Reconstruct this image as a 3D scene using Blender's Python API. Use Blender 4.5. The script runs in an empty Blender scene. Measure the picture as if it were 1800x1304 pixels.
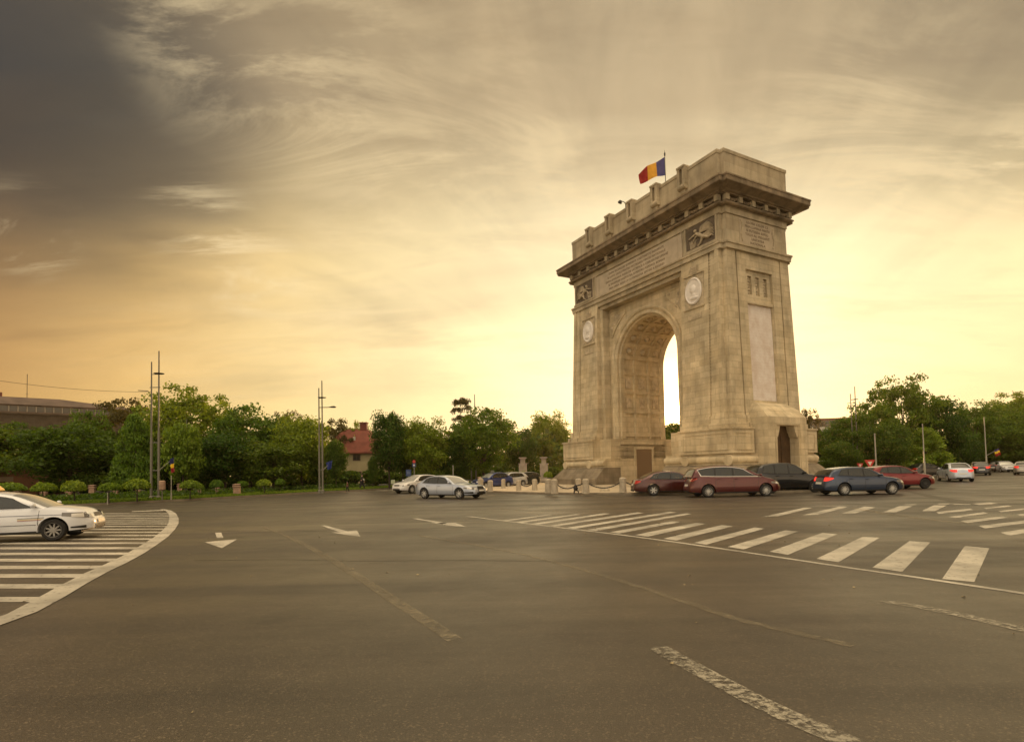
import bpy, math, random
import numpy as np
from mathutils import Matrix, Vector
random.seed(7); RNG = np.random.default_rng(7)
sc = bpy.context.scene
COL = sc.collection
R = math.radians; PI = math.pi

# ------------------------------------------------------------------ camera
EYE = 1.70; FPX = 978.1; PITCH = 0.038; ROLL = 0.0213; SY = 137.1
cam_d = bpy.data.cameras.new('camera'); cam = bpy.data.objects.new('camera', cam_d); COL.objects.link(cam)
sc.camera = cam
cam_d.sensor_width = 36; cam_d.lens = 36 * FPX / 1800; cam_d.shift_y = SY / 1800
cam_d.clip_start = 0.1; cam_d.clip_end = 3000
_f = Vector((0, math.cos(PITCH), math.sin(PITCH))); _r = Vector((1, 0, 0)); _u = Vector((0, -math.sin(PITCH), math.cos(PITCH)))
_R = _r * math.cos(ROLL) - _u * math.sin(ROLL); _U = _r * math.sin(ROLL) + _u * math.cos(ROLL)
_m = Matrix((( _R.x, _U.x, -_f.x), (_R.y, _U.y, -_f.y), (_R.z, _U.z, -_f.z))).to_4x4()
_m.translation = Vector((0, 0, EYE)); cam.matrix_world = _m
sc.render.resolution_x = 1024; sc.render.resolution_y = 741

# ------------------------------------------------------------------ sky + sun
SUN_AZ = math.atan2(0.2948, 0.997); SUN_EL = R(5.25)
SUN = Vector((math.sin(SUN_AZ) * math.cos(SUN_EL), math.cos(SUN_AZ) * math.cos(SUN_EL), math.sin(SUN_EL)))
W = bpy.data.worlds.new('World'); sc.world = W; W.use_nodes = True
wt = W.node_tree; wt.nodes.clear()
def wn(t, **k):
    n = wt.nodes.new(t)
    for a, b in k.items(): setattr(n, a, b)
    return n
def wl(a, b): wt.links.new(a, b)
def wmath(op, a, b=None, c=None, clamp=False):
    n = wn('ShaderNodeMath', operation=op); n.use_clamp = clamp
    for i, v in enumerate((a, b, c)):
        if v is None: continue
        if hasattr(v, 'is_linked'): wl(v, n.inputs[i])
        else: n.inputs[i].default_value = v
    return n.outputs[0]
def wvec(op, a, b=None):
    n = wn('ShaderNodeVectorMath', operation=op)
    for i, v in enumerate((a, b)):
        if v is None: continue
        if hasattr(v, 'is_linked'): wl(v, n.inputs[i])
        else: n.inputs[i].default_value = v
    return n
def wmap(v, a, b, c=0.0, d=1.0, smooth=True):
    n = wn('ShaderNodeMapRange'); n.interpolation_type = 'SMOOTHSTEP' if smooth else 'LINEAR'
    wl(v, n.inputs[0]); n.inputs[1].default_value = a; n.inputs[2].default_value = b; n.inputs[3].default_value = c; n.inputs[4].default_value = d
    return n.outputs[0]
def wramp(fac, stops):
    n = wn('ShaderNodeValToRGB'); e = n.color_ramp.elements
    while len(e) < len(stops): e.new(0.5)
    for q, (p, c) in zip(e, stops): q.position = p; q.color = (*c, 1)
    wl(fac, n.inputs[0]); return n.outputs[0]
def wmix(f, a, b, mode='MIX'):
    n = wn('ShaderNodeMix', data_type='RGBA', blend_type=mode); n.clamp_factor = True
    if hasattr(f, 'is_linked'): wl(f, n.inputs[0])
    else: n.inputs[0].default_value = f
    for s, v in ((6, a), (7, b)):
        if hasattr(v, 'is_linked'): wl(v, n.inputs[s])
        else: n.inputs[s].default_value = (*v, 1)
    return n.outputs[2]
tc = wn('ShaderNodeTexCoord')
N = wvec('NORMALIZE', tc.outputs['Generated']).outputs[0]
sep = wn('ShaderNodeSeparateXYZ'); wl(N, sep.inputs[0]); nx, ny, nz = sep.outputs
NH = wvec('NORMALIZE', wvec('MULTIPLY', N, (1, 1, 0)).outputs[0]).outputs[0]
dh = wvec('DOT_PRODUCT', NH, (math.sin(SUN_AZ), math.cos(SUN_AZ), 0)).outputs['Value']
ds = wvec('DOT_PRODUCT', N, tuple(SUN)).outputs['Value']
side = wvec('DOT_PRODUCT', NH, (math.cos(SUN_AZ), -math.sin(SUN_AZ), 0)).outputs['Value']   # + right of the sun
pos = wmath('MULTIPLY_ADD', dh, 0.5, 0.5)
hor = wramp(pos, [(0.0, (.70, .60, .46)), (.5, (.46, .31, .15)), (.72, (.44, .23, .07)), (.757, (.56, .32, .10)), (.82, (.76, .50, .18)),
                  (.90, (.92, .72, .35)), (.965, (.99, .86, .52)), (1.0, (1.0, .92, .64))])
top = wramp(pos, [(0.0, (.62, .57, .50)), (.5, (.20, .17, .14)), (.74, (.15, .12, .09)), (.80, (.24, .19, .12)), (.87, (.34, .265, .16)),
                  (.95, (.42, .33, .20)), (1.0, (.50, .40, .25))])
# cloud sheet: direction projected on a plane high above, stretched along the wind
den = wmath('ADD', wmath('MAXIMUM', nz, 0.0), 0.16)
cx_ = wmath('DIVIDE', nx, den); cy_ = wmath('DIVIDE', ny, den)
cmb = wn('ShaderNodeCombineXYZ'); wl(cx_, cmb.inputs[0]); wl(cy_, cmb.inputs[1])
def cloud(rot, scale, loc, s, det, rough, dist):
    mp = wn('ShaderNodeMapping'); wl(cmb.outputs[0], mp.inputs[0]); mp.inputs['Rotation'].default_value = (0, 0, rot)
    mp.inputs['Scale'].default_value = scale; mp.inputs['Location'].default_value = loc
    nz_ = wn('ShaderNodeTexNoise'); wl(mp.outputs[0], nz_.inputs['Vector']); nz_.inputs['Scale'].default_value = s
    nz_.inputs['Detail'].default_value = det; nz_.inputs['Roughness'].default_value = rough; nz_.inputs['Distortion'].default_value = dist
    return nz_.outputs[0]
c1 = cloud(R(-28), (0.35, 1.0, 1), (3.1, 1.7, 0), 0.9, 5, .52, .6)
c2 = cloud(R(-35), (0.5, 1.4, 1), (0.4, 5.2, 0), 2.6, 9, .66, .7)
c3 = cloud(R(8), (0.5, 1.5, 1), (7.0, 2.2, 0), 3.0, 6, .6, .6)
c4 = cloud(R(-30), (0.6, 1.1, 1), (2.0, 8.2, 0), 1.5, 4, .5, .4)
elf = wmap(nz, 0.16, 0.66)
elj = wmath('ADD', elf, wmath('MULTIPLY', wmath('SUBTRACT', c1, 0.5), 1.9))
elj = wmath('MULTIPLY', elj, wmap(nz, 0.02, 0.2), clamp=True)
base = wmix(elj, hor, top)
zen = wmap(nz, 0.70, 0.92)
base = wmix(zen, base, (1.0, .84, .60))  # overhead sky lightened to add fill
wisp = wmath('MULTIPLY', wmap(c2, 0.46, 0.74), wmap(nz, 0.04, 0.16))
wisp = wmath('MULTIPLY', wmath('MULTIPLY', wisp, wmap(nz, 0.75, 0.5)), wmap(dh, .45, .85))
base = wmix(wmath('MULTIPLY', wisp, 0.42), base, wmix(0.5, base, (.98, .80, .48)))
veil = wmath('MULTIPLY', wmap(c3, 0.45, 0.75), wmap(nz, 0.06, 0.25))
base = wmix(wmath('MULTIPLY', veil, 0.40), base, wmix(1.0, base, (.62, .57, .52), 'MULTIPLY'))
def blob(px, py, r0, r1):                                  # a cloud bank round one direction of the sky
    X = (px - 900) / FPX; Y = -(py - 652 - SY) / FPX
    d = (_R * X + _U * Y + _f).normalized()
    v = wvec('DOT_PRODUCT', N, tuple(d)).outputs['Value']
    v = wmath('SQRT', wmath('MAXIMUM', wmath('SUBTRACT', 2.0, wmath('MULTIPLY', v, 2.0)), 0.0))      # chord, about the angle in radians
    v = wmath('ADD', v, wmath('MULTIPLY', wmath('SUBTRACT', c4, 0.5), min(.22, r1 * .012)))
    return wmap(v, R(r1), R(r0))
for (bx, by, r0, r1, k) in ((-40, 100, 4, 21, .74), (130, 200, 2, 15, .50), (280, 290, 1, 11, .34), (430, 320, 0, 9, .26), (570, 340, 0, 8, .20), (-40, 340, 0, 15, .45), (1790, 20, 0, 20, .35), (1100, 60, 0, 14, .12)):
    base = wmix(wmath('MULTIPLY', blob(bx, by, r0, r1), k), base, wmix(1.0, base, (.28, .30, .35), 'MULTIPLY'))
for (bx, by, r0, r1, k) in ((400, 110, 0, 8, .30), (560, 210, 0, 8, .30), (720, 330, 0, 9, .25), (300, 10, 0, 6, .25), (620, 60, 0, 9, .20), (360, 400, 0, 5, .60), (450, 490, 0, 6, .55), (50, 410, 0, 4, .5), (640, 500, 0, 10, .25), (1560, 400, 0, 7, .65), (1620, 470, 0, 6, .5), (1785, 310, 0, 6, .65), (1500, 200, 0, 12, .25), (900, 330, 0, 14, .20)):
    base = wmix(wmath('MULTIPLY', wmath('MULTIPLY', blob(bx, by, r0, r1), wmap(c2, .44, .60)), k), base, (.96, .80, .50))
# streaks of cirrus that fan out from the low sun
e1 = Vector((math.cos(SUN_AZ), -math.sin(SUN_AZ), 0)); e2 = e1.cross(SUN) * -1
if e2.z < 0: e2 = -e2
u1 = wvec('DOT_PRODUCT', N, tuple(e1)).outputs['Value']; u2 = wvec('DOT_PRODUCT', N, tuple(e2)).outputs['Value']
phi = wmath('ARCTAN2', u2, u1); rho = wmath('SQRT', wmath('ADD', wmath('MULTIPLY', u1, u1), wmath('MULTIPLY', u2, u2)))
def fan(kphi, krho, off, det, dist):
    cb = wn('ShaderNodeCombineXYZ'); wl(wmath('MULTIPLY', phi, kphi), cb.inputs[0]); wl(wmath('MULTIPLY', rho, krho), cb.inputs[1]); cb.inputs[2].default_value = off
    q = wn('ShaderNodeTexNoise'); wl(cb.outputs[0], q.inputs['Vector']); q.inputs['Scale'].default_value = 1; q.inputs['Detail'].default_value = det; q.inputs['Roughness'].default_value = .55; q.inputs['Distortion'].default_value = dist
    return q.outputs[0]
f1 = fan(2.4, 1.8, 1.3, 4, .9); f2 = fan(5.0, 5.0, 4.1, 7, 1.6)
fm = wmath('ADD', wmap(f1, .30, .70, -.11, .11), wmap(f2, .30, .70, -.05, .05))
fm = wmath('MULTIPLY_ADD', wmath('MULTIPLY', fm, wmap(rho, .15, .6)), 1.0, 1.0)
sc_f = wn('ShaderNodeVectorMath', operation='SCALE'); wl(base, sc_f.inputs[0]); wl(fm, sc_f.inputs[3]); base = sc_f.outputs[0]
g1 = wmath('POWER', wmath('MAXIMUM', ds, 0.0), 22.0); g2 = wmath('POWER', wmath('MAXIMUM', ds, 0.0), 420.0); g3 = wmath('POWER', wmath('MAXIMUM', ds, 0.0), 9000.0)
def wadd(a, f, colr):
    m = wmix(1.0, (1, 1, 1), colr, 'MULTIPLY')
    n = wn('ShaderNodeVectorMath', operation='SCALE'); wl(m, n.inputs[0]); wl(f, n.inputs[3])
    q = wvec('ADD', a, n.outputs[0]); return q.outputs[0]
base = wadd(base, wmath('MULTIPLY', g1, 0.34), (1.0, .76, .36))
base = wadd(base, wmath('MULTIPLY', g2, 3.5), (1.0, .80, .40))
base = wadd(base, wmath('MULTIPLY', g3, 30.0), (1.0, .72, .30))
back = wmath('MULTIPLY_ADD', wmap(dh, 0.25, -0.6), .95, 1.0)      # sky behind the viewer brightened as added fill light
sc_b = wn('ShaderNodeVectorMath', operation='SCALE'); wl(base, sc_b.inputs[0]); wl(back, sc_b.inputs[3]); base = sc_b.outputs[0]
up_ = wmath('MULTIPLY_ADD', wmap(nz, 0.72, 0.95), 1.0, 1.0)  # zenith raised further, extra fill light from above
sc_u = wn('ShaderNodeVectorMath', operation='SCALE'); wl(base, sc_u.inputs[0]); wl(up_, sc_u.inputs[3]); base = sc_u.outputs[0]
low = wmap(nz, 0.0, -0.05)
base = wmix(low, base, (.20, .15, .09))
sky = wn('ShaderNodeTexSky', sky_type='NISHITA'); sky.sun_disc = False; sky.sun_elevation = SUN_EL; sky.sun_rotation = SUN_AZ
bg2 = wn('ShaderNodeBackground'); wl(sky.outputs[0], bg2.inputs[0]); bg2.inputs[1].default_value = 0.02
base = wmix(1.0, base, (1.05, .98, .87), 'MULTIPLY')
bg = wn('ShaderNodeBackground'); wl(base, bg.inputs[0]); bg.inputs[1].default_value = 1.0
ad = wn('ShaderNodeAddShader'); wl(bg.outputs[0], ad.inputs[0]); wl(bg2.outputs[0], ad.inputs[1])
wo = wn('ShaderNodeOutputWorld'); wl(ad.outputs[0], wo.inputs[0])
sl = bpy.data.lights.new('sun', 'SUN'); sl.energy = 3.2; sl.angle = R(0.55); sl.color = (1.0, .58, .24)
so = bpy.data.objects.new('sun', sl); COL.objects.link(so); so.location = (0, 0, 60)
so.rotation_euler = SUN.to_track_quat('Z', 'Y').to_euler()
sc.view_settings.view_transform = 'Standard'; sc.view_settings.look = 'None'; sc.view_settings.exposure = 0.0; sc.view_settings.gamma = 1.0
sc.render.engine = 'CYCLES'; sc.cycles.max_bounces = 6; sc.cycles.transparent_max_bounces = 8
sc.cycles.sample_clamp_indirect = 4.0

HAZE_D = 0.00022
# ------------------------------------------------------------------ surveying helpers
def ray(px, py):
    X = (px - 900) / FPX; Y = -(py - 652 - SY) / FPX
    return _R * X + _U * Y + _f
def G(px, py, z=0.0):                       # ground point seen at a pixel of the 1800 px photograph
    d = ray(px, py); t = (z - EYE) / d.z
    return Vector((d.x * t, d.y * t, z))
def P(px, py, Y):                           # point at distance Y on that line of sight
    d = ray(px, py); t = Y / d.y
    return Vector((d.x * t, Y, EYE + d.z * t))
def PX(px, Y, z=0.0):                       # ground position at column px and distance Y
    d = ray(px, 820); return Vector((d.x / d.y * Y, Y, z))

# ------------------------------------------------------------------ mesh builder
class MB:
    def __init__(s): s.v = []; s.f = []; s.m = []
    def add(s, vs, fs, mi=0, M=None):
        o = len(s.v)
        if M is not None: vs = [M @ Vector(v) for v in vs]
        s.v += [tuple(v) for v in vs]; s.f += [tuple(i + o for i in f) for f in fs]; s.m += [mi] * len(fs); return s
    def box(s, x0, x1, y0, y1, z0, z1, mi=0, M=None):
        return s.add([(x0, y0, z0), (x1, y0, z0), (x1, y1, z0), (x0, y1, z0), (x0, y0, z1), (x1, y0, z1), (x1, y1, z1), (x0, y1, z1)],
                     [(0, 3, 2, 1), (4, 5, 6, 7), (0, 1, 5, 4), (1, 2, 6, 5), (2, 3, 7, 6), (3, 0, 4, 7)], mi, M)
    def loft(s, rings, mi=0, M=None, cap=True, close=True):
        n = len(rings[0]); vs = [p for r in rings for p in r]; fs = []
        for i in range(len(rings) - 1):
            for j in range(n if close else n - 1):
                k = (j + 1) % n; fs.append((i * n + j, i * n + k, (i + 1) * n + k, (i + 1) * n + j))
        if cap: fs.append(tuple(reversed(range(n)))); fs.append(tuple(range((len(rings) - 1) * n, len(rings) * n)))
        return s.add(vs, fs, mi, M)
    def ring(s, x0, x1, y0, y1, prof, mi=0, M=None):     # mitred moulding round a rectangle, closed top and bottom
        return s.loft([[(x0 - o, y0 - o, z), (x1 + o, y0 - o, z), (x1 + o, y1 + o, z), (x0 - o, y1 + o, z)] for o, z in prof], mi, M)
    def lathe(s, prof, n=16, mi=0, M=None, cap=True):
        return s.loft([[(r * math.cos(2 * PI * k / n), r * math.sin(2 * PI * k / n), z) for k in range(n)] for r, z in prof], mi, M, cap)
    def tube(s, pts, rad, n=8, mi=0, M=None, cap=True):
        pts = [Vector(p) for p in pts]; rr = rad if isinstance(rad, (list, tuple)) else [rad] * len(pts); rings = []
        for i, p in enumerate(pts):
            d = (pts[min(i + 1, len(pts) - 1)] - pts[max(i - 1, 0)])
            if d.length < 1e-9: d = Vector((0, 0, 1))
            d.normalize(); a = d.cross(Vector((0, 0, 1)) if abs(d.z) < .95 else Vector((1, 0, 0))).normalized(); b = d.cross(a)
            rings.append([p + (a * math.cos(2 * PI * k / n) + b * math.sin(2 * PI * k / n)) * rr[i] for k in range(n)])
        return s.loft(rings, mi, M, cap)
    def grid(s, rows, mi=0, M=None):
        return s.loft(rows, mi, M, cap=False, close=False)
    def prism(s, poly, z0, z1, mi=0, M=None):
        return s.loft([[(x, y, z0) for x, y in poly], [(x, y, z1) for x, y in poly]], mi, M)
    def sphere(s, c, r, n=10, mi=0, M=None, sc_=(1, 1, 1)):
        prof = [(math.sin(PI * i / n), -math.cos(PI * i / n)) for i in range(n + 1)]
        rings = [[(c[0] + r * sc_[0] * max(a, .001) * math.cos(2 * PI * k / n), c[1] + r * sc_[1] * max(a, .001) * math.sin(2 * PI * k / n), c[2] + r * sc_[2] * b) for k in range(n)] for a, b in prof]
        return s.loft(rings, mi, M)
    def build(s, name, mats, parent=None, smooth=None, loc=None):
        me = bpy.data.meshes.new(name); me.from_pydata(s.v, [], s.f)
        if not isinstance(mats, (list, tuple)): mats = [mats]
        for m in mats: me.materials.append(m)
        if len(mats) > 1: me.polygons.foreach_set('material_index', s.m)
        if smooth is not None:
            me.polygons.foreach_set('use_smooth', [True] * len(me.polygons)); me.set_sharp_from_angle(angle=R(smooth))
        me.update()
        o = bpy.data.objects.new(name, me); COL.objects.link(o)
        if parent: o.parent = parent
        if loc is not None: o.location = loc
        return o
def thing(name, label, cat, loc=(0, 0, 0), rz=0, group=None, scale=None):
    o = bpy.data.objects.new(name, None); COL.objects.link(o); o.location = loc; o.rotation_euler = (0, 0, rz)
    o.empty_display_size = .3
    if scale is not None: o.scale = scale
    return tag(o, label, cat, group)
def tag(o, label, cat, group=None):
    o['label'] = label; o['category'] = cat
    if group: o['group'] = group
    return o
def struct(o, kind='structure'): o['kind'] = kind; return o
def dup(root, loc, rz=0, label=None, scale=None, name=None):
    r = root.copy(); COL.objects.link(r); r.location = loc; r.rotation_euler = (0, 0, rz)
    if scale is not None: r.scale = scale
    if label: r['label'] = label
    for ch in list(root.children):
        c = ch.copy(); COL.objects.link(c); c.parent = r
        for g in list(ch.children):
            d = g.copy(); COL.objects.link(d); d.parent = c
    return r

# ------------------------------------------------------------------ materials
def M_(name, col, rough=.6, metal=0, spec=.5, coat=0, var=0, vscale=3, bump=0, bscale=20, trans=0, emit=None, alpha=1):
    m = bpy.data.materials.new(name); m.use_nodes = True; nt = m.node_tree; b = nt.nodes['Principled BSDF']
    b.inputs['Base Color'].default_value = (*col, 1); b.inputs['Roughness'].default_value = rough; b.inputs['Metallic'].default_value = metal
    b.inputs['Specular IOR Level'].default_value = spec; b.inputs['Coat Weight'].default_value = coat; b.inputs['Coat Roughness'].default_value = .06
    if alpha < 1: b.inputs['Alpha'].default_value = alpha
    if emit: b.inputs['Emission Color'].default_value = (*emit[0], 1); b.inputs['Emission Strength'].default_value = emit[1]
    t = nt.nodes.new('ShaderNodeTexCoord')
    if var:
        n = nt.nodes.new('ShaderNodeTexNoise'); n.inputs['Scale'].default_value = vscale; n.inputs['Detail'].default_value = 6
        nt.links.new(t.outputs['Object'], n.inputs['Vector'])
        r = nt.nodes.new('ShaderNodeValToRGB'); r.color_ramp.elements[0].position = .3; r.color_ramp.elements[1].position = .7
        r.color_ramp.elements[0].color = (*[c * (1 - var) for c in col], 1); r.color_ramp.elements[1].color = (*[min(1, c * (1 + var)) for c in col], 1)
        nt.links.new(n.outputs[0], r.inputs[0]); nt.links.new(r.outputs[0], b.inputs['Base Color'])
    if bump:
        n = nt.nodes.new('ShaderNodeTexNoise'); n.inputs['Scale'].default_value = bscale; n.inputs['Detail'].default_value = 5
        nt.links.new(t.outputs['Object'], n.inputs['Vector'])
        bp = nt.nodes.new('ShaderNodeBump'); bp.inputs['Strength'].default_value = bump; bp.inputs['Distance'].default_value = .05
        nt.links.new(n.outputs[0], bp.inputs['Height']); nt.links.new(bp.outputs[0], b.inputs['Normal'])
    return m
def stone(name, c1, c2, row=.52, bw=1.25, mortar=.012, mort_col=None, streak=.35, bump=.4, patch=.0):
    m = bpy.data.materials.new(name); m.use_nodes = True; nt = m.node_tree; b = nt.nodes['Principled BSDF']; L = nt.links.new
    def nd(t, **k):
        n = nt.nodes.new(t)
        for a, v in k.items(): setattr(n, a, v)
        return n
    t = nd('ShaderNodeTexCoord'); sx = nd('ShaderNodeSeparateXYZ'); L(t.outputs['Object'], sx.inputs[0])
    sn = nd('ShaderNodeSeparateXYZ'); L(t.outputs['Normal'], sn.inputs[0])
    ab = nd('ShaderNodeMath', operation='ABSOLUTE'); L(sn.outputs[0], ab.inputs[0])
    gt = nd('ShaderNodeMath', operation='GREATER_THAN'); L(ab.outputs[0], gt.inputs[0]); gt.inputs[1].default_value = .7
    mx = nd('ShaderNodeMix', data_type='FLOAT'); L(gt.outputs[0], mx.inputs[0]); L(sx.outputs[0], mx.inputs[2]); L(sx.outputs[1], mx.inputs[3])
    cb = nd('ShaderNodeCombineXYZ'); L(mx.outputs[0], cb.inputs[0]); L(sx.outputs[2], cb.inputs[1])
    br = nd('ShaderNodeTexBrick'); L(cb.outputs[0], br.inputs['Vector']); br.inputs['Scale'].default_value = 1.0
    br.inputs['Brick Width'].default_value = bw; br.inputs['Row Height'].default_value = row; br.inputs['Mortar Size'].default_value = mortar; br.inputs['Mortar Smooth'].default_value = .3
    br.inputs['Color1'].default_value = (*c1, 1); br.inputs['Color2'].default_value = (*c2, 1)
    br.inputs['Mortar'].default_value = (*(mort_col or [c * .68 for c in c1]), 1)
    n1 = nd('ShaderNodeTexNoise'); L(t.outputs['Object'], n1.inputs['Vector']); n1.inputs['Scale'].default_value = .55; n1.inputs['Detail'].default_value = 8; n1.inputs['Roughness'].default_value = .62
    r1 = nd('ShaderNodeMapRange'); L(n1.outputs[0], r1.inputs[0]); r1.inputs[1].default_value = .3; r1.inputs[2].default_value = .7; r1.inputs[3].default_value = .72; r1.inputs[4].default_value = 1.18
    mp = nd('ShaderNodeMapping'); L(t.outputs['Object'], mp.inputs[0]); mp.inputs['Scale'].default_value = (1.6, 1.6, .30)
    n2 = nd('ShaderNodeTexNoise'); L(mp.outputs[0], n2.inputs['Vector']); n2.inputs['Scale'].default_value = 1.0; n2.inputs['Detail'].default_value = 7
    r2 = nd('ShaderNodeMapRange'); L(n2.outputs[0], r2.inputs[0]); r2.inputs[1].default_value = .45; r2.inputs[2].default_value = .72; r2.inputs[3].default_value = 1.0; r2.inputs[4].default_value = 1 - streak
    mu = nd('ShaderNodeMath', operation='MULTIPLY'); L(r1.outputs[0], mu.inputs[0]); L(r2.outputs[0], mu.inputs[1])
    # hue drift warm / grey
    n4 = nd('ShaderNodeTexNoise'); L(t.outputs['Object'], n4.inputs['Vector']); n4.inputs['Scale'].default_value = .35; n4.inputs['Detail'].default_value = 4
    hm = nd('ShaderNodeMix', data_type='RGBA', blend_type='MULTIPLY'); L(n4.outputs[0], hm.inputs[0]); L(br.outputs['Color'], hm.inputs[6]); hm.inputs[7].default_value = (1.0, .92, .76, 1)
    vs = nd('ShaderNodeVectorMath', operation='SCALE'); L(hm.outputs[2], vs.inputs[0]); L(mu.outputs[0], vs.inputs[3])
    L(vs.outputs[0], b.inputs['Base Color']); b.inputs['Roughness'].default_value = .85; b.inputs['Specular IOR Level'].default_value = .25
    n3 = nd('ShaderNodeTexNoise'); L(t.outputs['Object'], n3.inputs['Vector']); n3.inputs['Scale'].default_value = 9; n3.inputs['Detail'].default_value = 6
    ms = nd('ShaderNodeMath', operation='SUBTRACT'); L(n3.outputs[0], ms.inputs[0]); L(br.outputs['Fac'], ms.inputs[1])
    bp = nd('ShaderNodeBump'); bp.inputs['Strength'].default_value = bump; bp.inputs['Distance'].default_value = .03; L(ms.outputs[0], bp.inputs['Height']); L(bp.outputs[0], b.inputs['Normal'])
    return m
def leafmat(name, a, b_, tr=.45):
    m = bpy.data.materials.new(name); m.use_nodes = True; nt = m.node_tree; L = nt.links.new; b = nt.nodes['Principled BSDF']; out = nt.nodes['Material Output']
    g = nt.nodes.new('ShaderNodeNewGeometry'); t = nt.nodes.new('ShaderNodeTexCoord'); oi = nt.nodes.new('ShaderNodeObjectInfo')
    n = nt.nodes.new('ShaderNodeTexNoise'); n.inputs['Scale'].default_value = 5; L(t.outputs['Object'], n.inputs['Vector'])
    ad_ = nt.nodes.new('ShaderNodeMath'); ad_.operation = 'ADD'; L(g.outputs['Random Per Island'], ad_.inputs[0]); L(n.outputs[0], ad_.inputs[1])
    ml = nt.nodes.new('ShaderNodeMath'); ml.operation = 'MULTIPLY_ADD'; L(ad_.outputs[0], ml.inputs[0]); ml.inputs[1].default_value = .5; ml.inputs[2].default_value = 0
    r = nt.nodes.new('ShaderNodeValToRGB'); r.color_ramp.elements[0].position = .2; r.color_ramp.elements[1].position = .8
    r.color_ramp.elements[0].color = (*a, 1); r.color_ramp.elements[1].color = (*b_, 1); L(ml.outputs[0], r.inputs[0])
    h = nt.nodes.new('ShaderNodeHueSaturation'); L(r.outputs[0], h.inputs['Color'])
    mr = nt.nodes.new('ShaderNodeMapRange'); L(oi.outputs['Random'], mr.inputs[0]); mr.inputs[3].default_value = .75; mr.inputs[4].default_value = 1.25; L(mr.outputs[0], h.inputs['Value'])
    mr2 = nt.nodes.new('ShaderNodeMapRange'); L(oi.outputs['Random'], mr2.inputs[0]); mr2.inputs[3].default_value = .515; mr2.inputs[4].default_value = .475; L(mr2.outputs[0], h.inputs['Hue'])
    L(h.outputs[0], b.inputs['Base Color']); b.inputs['Roughness'].default_value = .5; b.inputs['Specular IOR Level'].default_value = .3
    tl = nt.nodes.new('ShaderNodeBsdfTranslucent'); sc2 = nt.nodes.new('ShaderNodeMix'); sc2.data_type = 'RGBA'; sc2.blend_type = 'MULTIPLY'; sc2.inputs[0].default_value = 1
    L(h.outputs[0], sc2.inputs[6]); sc2.inputs[7].default_value = (1.5, 1.35, .5, 1); L(sc2.outputs[2], tl.inputs[0])
    mx = nt.nodes.new('ShaderNodeMixShader'); mx.inputs[0].default_value = tr; L(b.outputs[0], mx.inputs[1]); L(tl.outputs[0], mx.inputs[2]); L(mx.outputs[0], out.inputs[0])
    return m
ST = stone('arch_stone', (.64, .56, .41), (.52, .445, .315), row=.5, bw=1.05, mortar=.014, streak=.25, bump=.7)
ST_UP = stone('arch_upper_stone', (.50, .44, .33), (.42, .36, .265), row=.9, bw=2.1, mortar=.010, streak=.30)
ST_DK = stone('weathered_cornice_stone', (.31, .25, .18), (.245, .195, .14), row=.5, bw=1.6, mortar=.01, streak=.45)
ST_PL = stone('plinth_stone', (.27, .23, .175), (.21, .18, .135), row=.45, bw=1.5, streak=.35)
ST_CARVE = M_('carved_relief_stone', (.46, .38, .26), .85, var=.3, vscale=3, bump=.5, bscale=9)
ST_DEEP = M_('relief_shade_backing', (.13, .10, .07), .9, var=.3, vscale=4)  # dark backing colour stands in for the shade of a sunk relief
MARBLE = M_('pale_marble', (.74, .69, .63), .55, var=.12, vscale=2.5, bump=.1)
TEXTM = M_('carved_letter_shadow', (.20, .15, .095), .9)
def marble_text_mat():
    m = M_('marble_tablet', (.56, .48, .40), .6); nt = m.node_tree; L = nt.links.new; b = nt.nodes['Principled BSDF']
    t = nt.nodes.new('ShaderNodeTexCoord'); s = nt.nodes.new('ShaderNodeSeparateXYZ'); L(t.outputs['Object'], s.inputs[0])
    cb = nt.nodes.new('ShaderNodeCombineXYZ'); L(s.outputs[1], cb.inputs[0]); L(s.outputs[2], cb.inputs[1])
    br = nt.nodes.new('ShaderNodeTexBrick'); L(cb.outputs[0], br.inputs['Vector']); br.inputs['Scale'].default_value = 1
    br.inputs['Brick Width'].default_value = .16; br.inputs['Row Height'].default_value = .24; br.inputs['Mortar Size'].default_value = .075; br.inputs['Mortar Smooth'].default_value = .25
    n = nt.nodes.new('ShaderNodeTexNoise'); n.inputs['Scale'].default_value = 1.6; n.inputs['Detail'].default_value = 5; L(t.outputs['Object'], n.inputs['Vector'])
    n2 = nt.nodes.new('ShaderNodeTexNoise'); n2.inputs['Scale'].default_value = 22; L(cb.outputs[0], n2.inputs['Vector'])
    iv = nt.nodes.new('ShaderNodeMath'); iv.operation = 'SUBTRACT'; iv.inputs[0].default_value = 1; L(br.outputs['Fac'], iv.inputs[1])
    gt = nt.nodes.new('ShaderNodeMath'); gt.operation = 'GREATER_THAN'; L(n2.outputs[0], gt.inputs[0]); gt.inputs[1].default_value = .5
    mu = nt.nodes.new('ShaderNodeMath'); mu.operation = 'MULTIPLY'; L(iv.outputs[0], mu.inputs[0]); L(gt.outputs[0], mu.inputs[1])
    m2 = nt.nodes.new('ShaderNodeMath'); m2.operation = 'MULTIPLY'; L(mu.outputs[0], m2.inputs[0]); m2.inputs[1].default_value = .42
    r = nt.nodes.new('ShaderNodeValToRGB'); r.color_ramp.elements[0].position = .3; r.color_ramp.elements[1].position = .7
    r.color_ramp.elements[0].color = (.62, .52, .44, 1); r.color_ramp.elements[1].color = (.76, .70, .64, 1); L(n.outputs[0], r.inputs[0])
    mx = nt.nodes.new('ShaderNodeMix'); mx.data_type = 'RGBA'; L(m2.outputs[0], mx.inputs[0]); L(r.outputs[0], mx.inputs[6]); mx.inputs[7].default_value = (.22, .17, .12, 1)
    L(mx.outputs[2], b.inputs['Base Color']); return m
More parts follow.
